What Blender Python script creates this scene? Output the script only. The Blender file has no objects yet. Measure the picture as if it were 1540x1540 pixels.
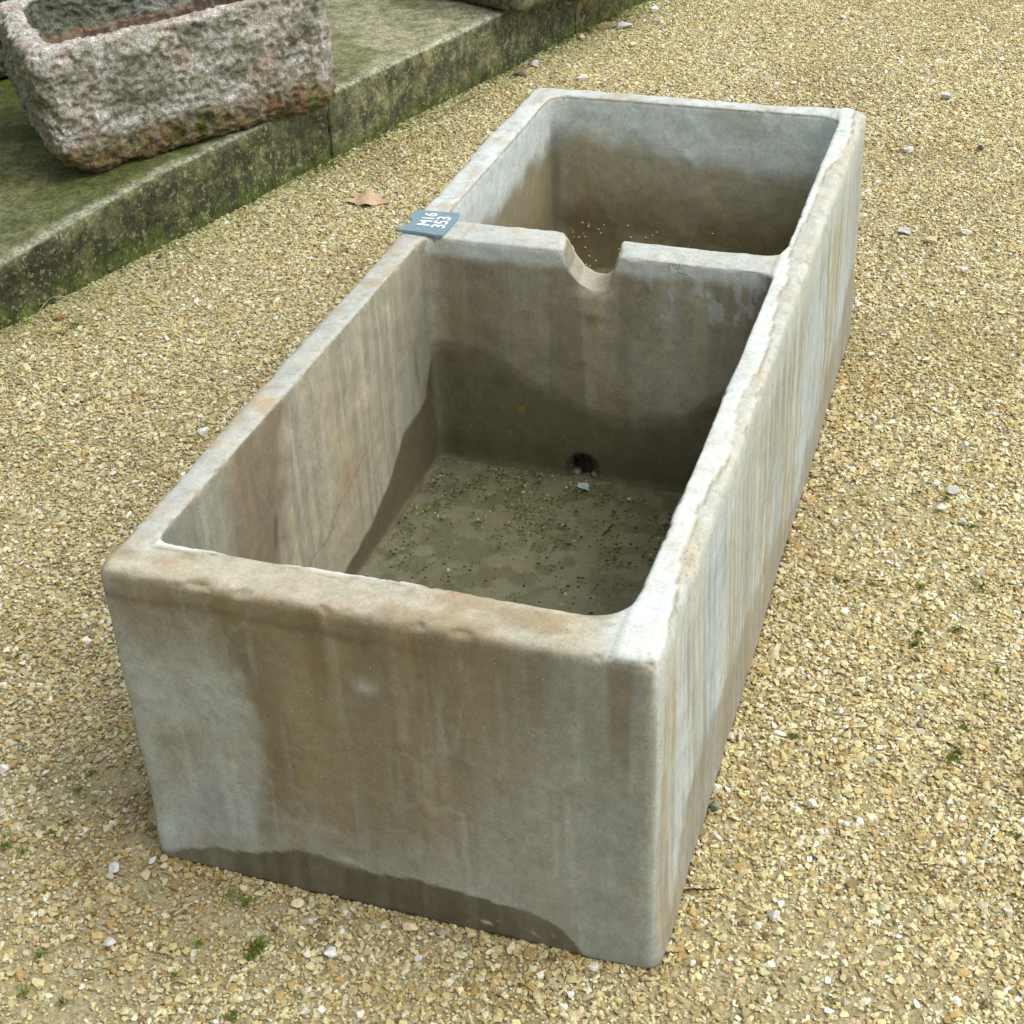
import bpy, bmesh, math, random
import numpy as np
from mathutils import Vector, Euler, Matrix

C = bpy.context.scene.collection
R = math.radians

# ------------------------------------------------------------------ camera
F = 2309.67                       # focal length in pixels of the 1540 px photograph
CAM_ROT = (0.976287, 0.032571, 0.313430)
CAM_LOC = (1.042883, -1.350863, 1.688397)
cam_d = bpy.data.cameras.new('camera'); cam = bpy.data.objects.new('camera', cam_d); C.objects.link(cam)
cam_d.sensor_width = 36; cam_d.lens = F / 1540 * 36; cam_d.clip_start = .05; cam_d.clip_end = 500
cam.location = CAM_LOC; cam.rotation_euler = CAM_ROT
bpy.context.scene.camera = cam

# ------------------------------------------------------------------ sky and sun (overcast)
SUN_EL, SUN_AZ = 58.0, 84.0        # azimuth clockwise from +y
W = bpy.data.worlds.new('World'); bpy.context.scene.world = W; W.use_nodes = True
nt = W.node_tree; nt.nodes.clear()
sky = nt.nodes.new('ShaderNodeTexSky'); sky.sky_type = 'NISHITA'; sky.sun_disc = False
sky.sun_elevation = R(SUN_EL); sky.sun_rotation = R(SUN_AZ); sky.air_density = 1.0; sky.dust_density = 4.0; sky.ozone_density = 1.0
hs = nt.nodes.new('ShaderNodeHueSaturation'); hs.inputs['Saturation'].default_value = .34
bg = nt.nodes.new('ShaderNodeBackground'); bg.inputs['Strength'].default_value = .15
wo = nt.nodes.new('ShaderNodeOutputWorld')
nt.links.new(sky.outputs[0], hs.inputs['Color']); nt.links.new(hs.outputs[0], bg.inputs[0]); nt.links.new(bg.outputs[0], wo.inputs[0])
sd = bpy.data.lights.new('sun', 'SUN'); sd.energy = .75; sd.angle = R(55); sd.color = (.98, 1, .95)
sun = bpy.data.objects.new('sun', sd); C.objects.link(sun)
dirv = Vector((math.sin(R(SUN_AZ)) * math.cos(R(SUN_EL)), math.cos(R(SUN_AZ)) * math.cos(R(SUN_EL)), math.sin(R(SUN_EL))))
sun.rotation_euler = dirv.to_track_quat('Z', 'Y').to_euler()
vs = bpy.context.scene.view_settings
bpy.context.scene.display_settings.display_device = 'sRGB'
vs.view_transform = 'Standard'; vs.look = 'None'; vs.exposure = 0.76; vs.gamma = 1
cy = bpy.context.scene.cycles
cy.max_bounces = 6; cy.diffuse_bounces = 4

# ------------------------------------------------------------------ helpers
_rot = np.array(Euler(CAM_ROT).to_matrix())
def at(u, v, z=0.0):
    """point where the photograph's pixel meets the horizontal plane z"""
    d = _rot @ np.array([(u - 770) / F, -(v - 770) / F, -1.0]); c = np.array(CAM_LOC)
    return c + d * (z - c[2]) / d[2]

def tag(o, label=None, cat=None, group=None, kind=None):
    if label: o['label'] = label
    if cat: o['category'] = cat
    if group: o['group'] = group
    if kind: o['kind'] = kind
    return o

def _h(ix, iy, iz, seed):
    h = (ix * 374761393 + iy * 668265263 + iz * 1274126177 + seed * 974634777) & 0xFFFFFFFF
    h = ((h ^ (h >> 13)) * 1274126177) & 0xFFFFFFFF
    h = (h ^ (h >> 16)) & 0xFFFFFF
    return h.astype(np.float32) / float(0xFFFFFF)

def vnoise(P, freq=1.0, seed=0):
    P = np.asarray(P, dtype=np.float64) * np.asarray(freq, dtype=np.float64)
    i = np.floor(P).astype(np.int64); f = (P - i); f = (f * f * f * (f * (f * 6 - 15) + 10)).astype(np.float32)
    r = 0
    for dx in (0, 1):
        wx = f[:, 0] if dx else 1 - f[:, 0]
        for dy in (0, 1):
            wy = f[:, 1] if dy else 1 - f[:, 1]
            for dz in (0, 1):
                wz = f[:, 2] if dz else 1 - f[:, 2]
                r = r + _h(i[:, 0] + dx, i[:, 1] + dy, i[:, 2] + dz, seed) * wx * wy * wz
    return r

def fbm(P, freq=1.0, oct=4, seed=0, gain=.5):
    r = 0; a = 1; t = 0; fr = np.asarray(freq, dtype=np.float64)
    for k in range(oct):
        r = r + a * vnoise(P + 3.17 * k, fr, seed + k * 17); t += a; a *= gain; fr = fr * 2.03
    return r / t

def sstep(a, b, x):
    t = np.clip((x - a) / (b - a), 0, 1); return t * t * (3 - 2 * t)

def smax(a, b, k):
    h = np.clip(.5 + .5 * (a - b) / k, 0, 1); return b + (a - b) * h + k * h * (1 - h)

def smin(a, b, k): return -smax(-a, -b, k)

def surface_nets(sdf, lo, hi, h):
    """closed mesh (vertices, quads) of sdf == 0 on a regular grid"""
    lo = np.array(lo, float); n = np.ceil((np.array(hi) - lo) / h).astype(int) + 1
    ax = [(lo[k] + h * np.arange(n[k])).astype(np.float32) for k in range(3)]
    D = sdf(ax[0][:, None, None], ax[1][None, :, None], ax[2][None, None, :]).astype(np.float32)
    D = np.broadcast_to(D, tuple(n))
    S = D < 0
    c = S[:-1, :-1, :-1]; mixed = np.zeros(c.shape, bool)
    for dx in (0, 1):
        for dy in (0, 1):
            for dz in (0, 1):
                mixed |= (S[dx:n[0]-1+dx, dy:n[1]-1+dy, dz:n[2]-1+dz] != c)
    I, J, K = np.nonzero(mixed)
    idx = -np.ones(c.shape, np.int64); idx[I, J, K] = np.arange(len(I))
    acc = np.zeros((len(I), 3)); cnt = np.zeros(len(I))
    cr = [(a, b, cc) for a in (0, 1) for b in (0, 1) for cc in (0, 1)]
    for p in cr:
        for k in range(3):
            if p[k] == 0:
                q = list(p); q[k] = 1
                d0 = D[I+p[0], J+p[1], K+p[2]]; d1 = D[I+q[0], J+q[1], K+q[2]]
                m = (d0 < 0) != (d1 < 0); t = np.where(m, d0 / np.where(m, d0 - d1, 1), 0)
                pt = np.tile(np.array(p, float), (len(I), 1)); pt[:, k] += t
                acc[m] += pt[m]; cnt[m] += 1
    V = lo + h * (np.stack([I, J, K], 1) + acc / cnt[:, None])
    faces = []
    for k in range(3):
        a, b = (k + 1) % 3, (k + 2) % 3
        s0 = [slice(None)] * 3; s1 = [slice(None)] * 3; s0[k] = slice(0, -1); s1[k] = slice(1, None)
        A0 = S[tuple(s0)]; A1 = S[tuple(s1)]
        e = np.argwhere(A0 != A1)
        ok = (e[:, a] > 0) & (e[:, b] > 0) & (e[:, a] < n[a]-1) & (e[:, b] < n[b]-1)
        e = e[ok]; inside = A0[e[:, 0], e[:, 1], e[:, 2]]
        def g(da, db):
            q = e.copy(); q[:, a] += da; q[:, b] += db; return idx[q[:, 0], q[:, 1], q[:, 2]]
        f = np.stack([g(-1, -1), g(0, -1), g(0, 0), g(-1, 0)], 1)
        f[~inside] = f[~inside][:, ::-1]
        faces.append(f)
    return V, np.concatenate(faces)

def project(sdf, V, it=3, e=5e-4):
    for _ in range(it):
        x, y, z = V.T
        d = sdf(x, y, z)
        g = np.stack([sdf(x+e, y, z) - sdf(x-e, y, z), sdf(x, y+e, z) - sdf(x, y-e, z), sdf(x, y, z+e) - sdf(x, y, z-e)], 1) / (2*e)
        g2 = np.maximum((g * g).sum(1), .2)
        V = V - g * (np.clip(d, -.004, .004) / g2)[:, None]
    n = g / np.maximum(np.linalg.norm(g, axis=1), 1e-6)[:, None]
    return V, n

def vert_normals(V, Fc):
    a = V[Fc[:, 2]] - V[Fc[:, 0]]; b = V[Fc[:, 3]] - V[Fc[:, 1]]; fn = np.cross(a, b)
    N = np.zeros_like(V)
    for k in range(4): 
        for c in range(3): N[:, c] += np.bincount(Fc[:, k], fn[:, c], len(V))
    return N / np.maximum(np.linalg.norm(N, axis=1), 1e-12)[:, None]

def mesh_np(name, V, Fc, col=None, mat=None, parent=None, smooth=True, keep=None, normals=None):
    """mesh object from numpy quads; keep = mask of faces to use"""
    if keep is not None:
        Fc = Fc[keep]; used = np.unique(Fc); rm = np.zeros(len(V), np.int64); rm[used] = np.arange(len(used))
        V = V[used]; Fc = rm[Fc]; col = None if col is None else col[used]
        normals = None if normals is None else normals[used]
    me = bpy.data.meshes.new(name)
    me.vertices.add(len(V)); me.vertices.foreach_set('co', V.astype(np.float32).ravel())
    k = Fc.shape[1]
    me.loops.add(len(Fc) * k); me.loops.foreach_set('vertex_index', Fc.astype(np.int32).ravel())
    me.polygons.add(len(Fc)); me.polygons.foreach_set('loop_start', (np.arange(len(Fc)) * k).astype(np.int32))
    me.update(calc_edges=True); me.validate()
    me.polygons.foreach_set('use_smooth', np.full(len(me.polygons), smooth))
    if col is not None:
        a = me.color_attributes.new('col', 'FLOAT_COLOR', 'POINT')
        a.data.foreach_set('color', np.concatenate([col, np.ones((len(col), 1))], 1).astype(np.float32).ravel())
    if normals is not None: me.normals_split_custom_set_from_vertices(normals.astype(np.float32))
    if mat: me.materials.append(mat)
    o = bpy.data.objects.new(name, me); C.objects.link(o)
    if parent: o.parent = parent
    return o

def lin(r, g, b):
    c = np.array([r, g, b], float) / 255
    return np.where(c <= .04045, c / 12.92, ((c + .055) / 1.055) ** 2.4)
ALB = .86                           # sRGB target colour to surface albedo
def K(r, g, b): return lin(r, g, b) * ALB

def mixc(col, c, m):
    return col + (np.asarray(c) - col) * m[:, None]

# ---- node material helper
class NM:
    def __init__(s, name):
        s.m = bpy.data.materials.new(name); s.m.use_nodes = True; s.t = s.m.node_tree; s.b = s.t.nodes['Principled BSDF']
        s.b.inputs['Roughness'].default_value = .85; s.b.inputs['Specular IOR Level'].default_value = .3
    def n(s, ty, **kw):
        o = s.t.nodes.new(ty)
        for k, v in kw.items():
            if k in ('inp',):
                for a, b in v.items(): o.inputs[a].default_value = b
            else: setattr(o, k, v)
        return o
    def l(s, a, b): s.t.links.new(a, b)
    def pos(s, scale=(1, 1, 1), src=None):
        g = s.n('ShaderNodeNewGeometry') if src is None else None
        m = s.n('ShaderNodeMapping'); m.inputs['Scale'].default_value = scale
        s.l(g.outputs['Position'] if g else src, m.inputs['Vector']); return m.outputs[0]
    def noise(s, vec, scale, detail=4, rough=.6, ty='FBM'):
        o = s.n('ShaderNodeTexNoise'); o.inputs['Scale'].default_value = scale; o.inputs['Detail'].default_value = detail
        o.inputs['Roughness'].default_value = rough; s.l(vec, o.inputs['Vector']); return o.outputs['Fac']
    def ramp(s, fac, stops):
        o = s.n('ShaderNodeValToRGB'); e = o.color_ramp.elements
        while len(e) < len(stops): e.new(.5)
        for i, (p, c) in enumerate(stops):
            e[i].position = p; e[i].color = (c, c, c, 1) if isinstance(c, (int, float)) else (*c, 1)
        s.l(fac, o.inputs[0]); return o.outputs[0]
    def math(s, op, a, b=None, c=None):
        o = s.n('ShaderNodeMath', operation=op)
        for i, v in enumerate((a, b, c)):
            if v is None: continue
            if isinstance(v, (int, float)): o.inputs[i].default_value = v
            else: s.l(v, o.inputs[i])
        return o.outputs[0]
    def mix(s, fac, a, b, mode='MIX'):
        o = s.n('ShaderNodeMix', data_type='RGBA', blend_type=mode)
        for i, v in ((0, fac), (6, a), (7, b)):
            if isinstance(v, (int, float)): o.inputs[i].default_value = v
            elif isinstance(v, (tuple, list, np.ndarray)): o.inputs[i].default_value = (*[float(x) for x in v[:3]], 1)
            else: s.l(v, o.inputs[i])
        return o.outputs[2]
    def bump(s, h, strength=.5, dist=.002, prev=None):
        o = s.n('ShaderNodeBump'); o.inputs['Strength'].default_value = strength; o.inputs['Distance'].default_value = dist
        s.l(h, o.inputs['Height'])
        if prev is not None: s.l(prev, o.inputs['Normal'])
        return o.outputs[0]
    def done(s, col=None, nrm=None, rough=None):
        if col is not None: s.l(col, s.b.inputs['Base Color'])
        if nrm is not None: s.l(nrm, s.b.inputs['Normal'])
        if rough is not None: s.l(rough, s.b.inputs['Roughness'])
        return s.m

# ------------------------------------------------------------------ materials
def cement_mat():
    m = NM('weathered_cement'); p = m.pos()
    a = m.n('ShaderNodeVertexColor'); a.layer_name = 'col'; col = a.outputs[0]
    n1 = m.noise(p, 38, 6, .68); n2 = m.noise(p, 260, 4, .7); n3 = m.noise(p, 620, 2, .6)
    col = m.mix(1.0, col, m.ramp(n1, [(.30, .86), (.5, 1.0), (.70, 1.12)]), 'MULTIPLY')
    col = m.mix(1.0, col, m.ramp(n2, [(.32, .86), (.5, 1.0), (.68, 1.12)]), 'MULTIPLY')
    nm_ = m.noise(m.pos((1, 1, .8)), 110, 5, .75)
    col = m.mix(1.0, col, m.ramp(nm_, [(.34, .90), (.5, 1.0), (.66, 1.08)]), 'MULTIPLY')
    # small pores and pale grains
    v = m.n('ShaderNodeTexVoronoi'); v.inputs['Scale'].default_value = 85; m.l(p, v.inputs['Vector'])
    sel = m.noise(p, 9, 3)
    pore = m.math('MULTIPLY', m.ramp(v.outputs['Distance'], [(.05, 1.0), (.13, 0.0)]), m.ramp(sel, [(.46, 0.0), (.60, 1.0)]))
    v2 = m.n('ShaderNodeTexVoronoi'); v2.inputs['Scale'].default_value = 60; m.l(m.pos((1.1, 1, 1.2)), v2.inputs['Vector'])
    sep = m.n('ShaderNodeSeparateColor'); m.l(v2.outputs['Color'], sep.inputs[0])
    grain = m.math('MULTIPLY', m.ramp(v2.outputs['Distance'], [(.04, 1.0), (.1, 0.0)]), m.ramp(sep.outputs[0], [(.84, 0.0), (.86, 1.0)]))
    col = m.mix(m.math('MULTIPLY', pore, .6), col, (.05, .045, .035))
    col = m.mix(m.math('MULTIPLY', grain, .55), col, (.62, .6, .54))
    # warm and cool drifts of colour
    n4 = m.noise(m.pos((1, 1, .35)), 14, 5, .6)
    col = m.mix(m.ramp(n4, [(.45, 0.0), (.7, .35)]), col, m.mix(1.0, col, (1.16, .98, .76), 'MULTIPLY'))
    n5 = m.noise(m.pos((1.3, .8, .4)), 11, 5, .6)
    col = m.mix(m.ramp(n5, [(.5, 0.0), (.75, .3)]), col, m.mix(1.0, col, (.86, 1.0, 1.1), 'MULTIPLY'))
    # crack where the skin of render peels along the rims (world x,y)
    g = m.n('ShaderNodeNewGeometry'); s = m.n('ShaderNodeSeparateXYZ'); m.l(g.outputs['Position'], s.inputs[0])
    sn = m.n('ShaderNodeSeparateXYZ'); m.l(g.outputs['Normal'], sn.inputs[0])
    wob = m.math('SUBTRACT', m.noise(m.pos((.15, 1, .0)), 7, 6, .72), .5)
    top = m.ramp(s.outputs['Z'], [(.505, 0.0), (.518, 1.0)])
    xr = m.math('SUBTRACT', s.outputs['X'], m.math('MULTIPLY_ADD', wob, .085, .728))
    right = m.ramp(s.outputs['X'], [(.695, 0.0), (.7, 1.0)])
    step1 = m.math('MULTIPLY', m.math('MULTIPLY', m.ramp(m.math('ADD', m.math('MULTIPLY', xr, 20), .5), [(.49, 1.0), (.51, 0.0)]), top), right)
    line1 = m.math('MULTIPLY', m.math('MULTIPLY', m.ramp(m.math('ABSOLUTE', xr), [(.0006, 1.0), (.0022, 0.0)]), top), right)
    wob2 = m.math('SUBTRACT', m.noise(m.pos((1, .15, .0)), 9, 6, .7), .5)
    yr = m.math('SUBTRACT', s.outputs['Y'], m.math('MULTIPLY_ADD', wob2, .03, .056))
    left = m.ramp(s.outputs['X'], [(.05, 0.0), (.06, 1.0), (.40, 1.0), (.47, 0.0)])
    frt = m.math('MULTIPLY', m.ramp(s.outputs['Y'], [(.1, 1.0), (.11, 0.0)]), m.ramp(s.outputs['Z'], [(.527, 0.0), (.531, 1.0)]))
    line2 = m.math('MULTIPLY', m.math('MULTIPLY', m.ramp(m.math('ABSOLUTE', yr), [(.0006, 1.0), (.0022, 0.0)]), left), frt)
    # hairline cracks here and there
    vc = m.n('ShaderNodeTexVoronoi'); vc.feature = 'DISTANCE_TO_EDGE'; vc.inputs['Scale'].default_value = 3.4
    wv = m.n('ShaderNodeTexNoise'); wv.inputs['Scale'].default_value = 9; wv.inputs['Detail'].default_value = 5; m.l(p, wv.inputs['Vector'])
    vm = m.n('ShaderNodeVectorMath', operation='MULTIPLY_ADD'); m.l(wv.outputs['Color'], vm.inputs[0]); vm.inputs[1].default_value = (.25,)*3; m.l(p, vm.inputs[2])
    m.l(vm.outputs[0], vc.inputs['Vector'])
    hair = m.math('MULTIPLY', m.ramp(vc.outputs['Distance'], [(.0, 1.0), (.006, 0.0)]), m.math('MULTIPLY', top, m.ramp(m.noise(p, 3.1, 3), [(.52, 0.0), (.60, .5)])))
    crack = hair
    col = m.mix(m.math('MULTIPLY', crack, .62), col, (.13, .105, .075))
    h = m.math('ADD', m.math('MULTIPLY', n1, .5), m.math('ADD', m.math('MULTIPLY', n2, .35), m.math('MULTIPLY', n3, .2)))
    h = m.math('SUBTRACT', h, m.math('MULTIPLY', pore, .5))
    col = m.mix(1.0, col, (.975, 1.03, 1.045), 'MULTIPLY')
    nb = m.bump(h, .6, .0022)
    hb = m.math('MULTIPLY', crack, -.8)
    nb = m.bump(hb, .8, .003, nb)
    return m.done(col, nb, m.ramp(n1, [(.3, .72), (.7, .92)]))

def rough_stone_mat():
    m = NM('chiselled_pink_stone'); p = m.pos()
    a = m.n('ShaderNodeVertexColor'); a.layer_name = 'col'; col = a.outputs[0]
    n1 = m.noise(p, 55, 6, .75); n2 = m.noise(p, 190, 4, .7)
    col = m.mix(1.0, col, m.ramp(n1, [(.36, .50), (.5, 1.0), (.62, 1.42)]), 'MULTIPLY')
    col = m.mix(1.0, col, m.ramp(n2, [(.38, .62), (.5, 1.0), (.62, 1.36)]), 'MULTIPLY')
    l = m.ramp(m.noise(p, 26, 5, .7), [(.52, 0.0), (.62, .5)])
    col = m.mix(l, col, K(150, 152, 140) * 1.05)
    mo = m.ramp(m.noise(m.pos((1, 1, 1.3)), 17, 6, .75), [(.55, 0.0), (.66, .6)])
    col = m.mix(mo, col, K(88, 92, 50))
    nb = m.bump(m.math('ADD', n1, m.math('MULTIPLY', n2, .5)), 1.0, .010)
    return m.done(col, nb)

def mossy_mat(name, seedoff=0.0):
    m = NM(name)
    g = m.n('ShaderNodeNewGeometry'); mp = m.n('ShaderNodeMapping'); mp.inputs['Location'].default_value = (seedoff,)*3; m.l(g.outputs['Position'], mp.inputs['Vector'])
    p = mp.outputs[0]
    a = m.n('ShaderNodeVertexColor'); a.layer_name = 'col'; col = a.outputs[0]
    n1 = m.noise(p, 26, 8, .78); n2 = m.noise(p, 110, 6, .75); n3 = m.noise(p, 7, 5, .65)
    col = m.mix(1.0, col, m.ramp(n1, [(.34, .36), (.5, .90), (.64, 1.42)]), 'MULTIPLY')
    col = m.mix(1.0, col, m.ramp(n2, [(.38, .5), (.5, 1.0), (.62, 1.5)]), 'MULTIPLY')
    s = m.n('ShaderNodeSeparateXYZ'); m.l(g.outputs['Normal'], s.inputs[0])
    up = m.ramp(s.outputs['Z'], [(.35, 0.0), (.7, 1.0)])
    side = m.math('SUBTRACT', 1.0, up)
    # lichen flecks and green film on the faces
    li = m.math('MULTIPLY', m.ramp(m.noise(p, 60, 6, .75), [(.54, 0.0), (.60, .9)]), m.math('MULTIPLY', m.ramp(n3, [(.38, .25), (.55, 1.0)]), m.math('MULTIPLY_ADD', side, .8, .2)))
    lic = K(150, 150, 108)
    bl = m.math('MULTIPLY', m.ramp(m.noise(p, 15, 7, .75), [(.50, 0.0), (.58, .85)]), side)
    col = m.mix(bl, col, K(44, 45, 37))
    col = m.mix(li, col, lic)
    gm = m.math('MULTIPLY', m.ramp(m.noise(p, 19, 6, .7), [(.55, 0.0), (.68, .55)]), 1.0)
    col = m.mix(gm, col, K(84, 96, 34))
    nb = m.bump(m.math('ADD', n1, m.math('MULTIPLY', n2, .5)), .7, .005)
    return m.done(col, nb)

# ------------------------------------------------------------------ ground
def ground_mat():
    m = NM('sandy_ground'); p = m.pos()
    n0 = m.noise(p, 1.3, 5, .6); n1 = m.noise(p, 30, 6, .7); n2 = m.noise(p, 240, 5, .75)
    v = m.n('ShaderNodeTexVoronoi'); v.inputs['Scale'].default_value = 120; m.l(p, v.inputs['Vector'])
    hsv = m.n('ShaderNodeSeparateColor'); m.l(v.outputs['Color'], hsv.inputs[0])
    grit = m.ramp(hsv.outputs[0], [(.0, K(128, 112, 78)), (.4, K(160, 140, 98)), (.8, K(185, 168, 126)), (1., K(205, 194, 160))])
    soil = m.mix(n1, K(164, 154, 114), K(186, 177, 140))
    # towards the far ground the loose chips cover everything
    ds = m.n('ShaderNodeVectorMath', operation='LENGTH'); m.l(p, ds.inputs[0])
    far = m.ramp(m.math('MULTIPLY', ds.outputs['Value'], .1), [(.45, 0.35), (.62, 1.0)])
    col = m.mix(far, soil, grit)
    col = m.mix(m.ramp(m.noise(p, 5, 5, .7), [(.55, 0.0), (.7, .35)]), col, K(108, 112, 66))
    col = m.mix(1.0, col, m.ramp(n2, [(.3, .6), (.5, 1.0), (.7, 1.3)]), 'MULTIPLY')
    nb = m.bump(m.math('ADD', n2, v.outputs['Distance']), .8, .004)
    return m.done(col, nb)
gm = bpy.data.meshes.new('ground'); bmg = bmesh.new()
bmesh.ops.create_grid(bmg, x_segments=8, y_segments=8, size=60); bmg.to_mesh(gm); bmg.free()
gm.materials.append(ground_mat())
ground = bpy.data.objects.new('ground', gm); C.objects.link(ground); ground['kind'] = 'structure'
ground.location = (0, 0, -.0015)

# ------------------------------------------------------------------ two-basin cement trough
H = .538
def outer_sdf(x, y, z):
    xr = .757 - .0125 * z / H
    ex = np.maximum(-.005 - x, x - xr)
    ey = np.maximum(-.003 - y + 0 * z, y - 1.922)
    d = smax(ex, ey, .022)
    return smax(smax(d, z - H, .021), -z, .014)
def cav(x, y, z, x0, x1, y0, y1, z0, kv, kf):
    d = smax(np.maximum(x0 - x, x - x1), np.maximum(y0 - y, y - y1), kv)
    return smax(d, z0 - z, kf)
def trough_sdf(x, y, z):
    d = outer_sdf(x, y, z)
    d = smax(d, -cav(x, y, z, .048, .690, .070, 1.072, .058, .030 + .034 * sstep(.3, .6, x) * sstep(.7, .3, y), .022), .008)
    d = smax(d, -cav(x, y, z, .055, .692, 1.150, 1.866, .09, .045, .16), .011)
    sk = (1.111 - y) * .16
    nl = np.interp(z, [.40, .470, .478, .500, .535, .56], [.40, .356, .339, .320, .306, .290]) + sk - x
    nr = x - sk - np.interp(z, [.40, .470, .480, .500, .535, .56], [.372, .384, .392, .397, .408, .424])
    nn = smax(smax(nl * .8, nr * .9, .004), .469 - z, .006)
    nn = np.maximum(nn, np.maximum(1.03 - y, y - 1.19))
    d = smax(d, -nn, .006)
    dr = np.maximum(np.sqrt((x - .348) ** 2 + (z - .088) ** 2) - .0235 - .0022 * np.sin(x * 420 + 1) - .0018 * np.sin(z * 510), np.maximum(1.0 - y, y - 1.106))
    d = smax(d, -dr, .010)
    return d

V, Fq = surface_nets(trough_sdf, (-.012, -.012, -.012), (.77, 1.935, .55), .0048)
V, Nn = project(trough_sdf, V, 4)
# hand-made unevenness: long waves, trowel marks, knocked rims
wave = (fbm(V, 4.5, 3, 5) - .5) * .010 + (fbm(V, 22, 3, 9) - .5) * .0035
wave = wave * np.where((V[:, 2] < .07) & (Nn[:, 2] > .6), .2, 1)
rim = sstep(.50, .53, V[:, 2])
chip = sstep(.58, .70, fbm(V, (34, 34, 40), 5, 31, .62)) * sstep(.505, .522, V[:, 2]) * (1 - .0 * V[:, 2])
edge = 1 - np.clip(np.max(np.abs(Nn), axis=1), 0, 1)          # strong where the surface turns
V = V + Nn * (wave - chip * edge * .015 - rim * (fbm(V, 70, 3, 77) - .35) * .0018)[:, None]
bump_ = np.exp(-(((V[:, 0] - .366) / .016) ** 2 + ((V[:, 2] - .418) / .014) ** 2)) * (Nn[:, 1] < -.7)
V[:, 1] -= bump_ * .004
yq = V * np.array([0, 1, 0])
xcr = .724 + (fbm(yq, 3.5, 5, 61, .55) - .5) * .085
peel = sstep(.0025, -.0025, V[:, 0] - xcr) * (V[:, 0] > .69) * (NV0 := sstep(.3, .8, Nn[:, 2])) * (V[:, 2] > .5)
ycr = .060 + (fbm(V * np.array([1, 0, 0]), 6, 4, 62, .55) - .5) * .035
peel2 = sstep(-.0025, .0025, V[:, 1] - ycr) * (V[:, 1] < .1) * (V[:, 0] > .05) * sstep(.46, .40, V[:, 0]) * NV0 * (V[:, 2] > .5)
V[:, 2] += peel * .0030 + peel2 * .0028
V[:, 2] = np.maximum(V[:, 2], 0.0)
V[:, 2] = np.where((V[:, 0] < .12) & (V[:, 1] > 1.05) & (V[:, 1] < 1.21), np.minimum(V[:, 2], H + .0005), V[:, 2])
NV = vert_normals(V, Fq)

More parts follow.
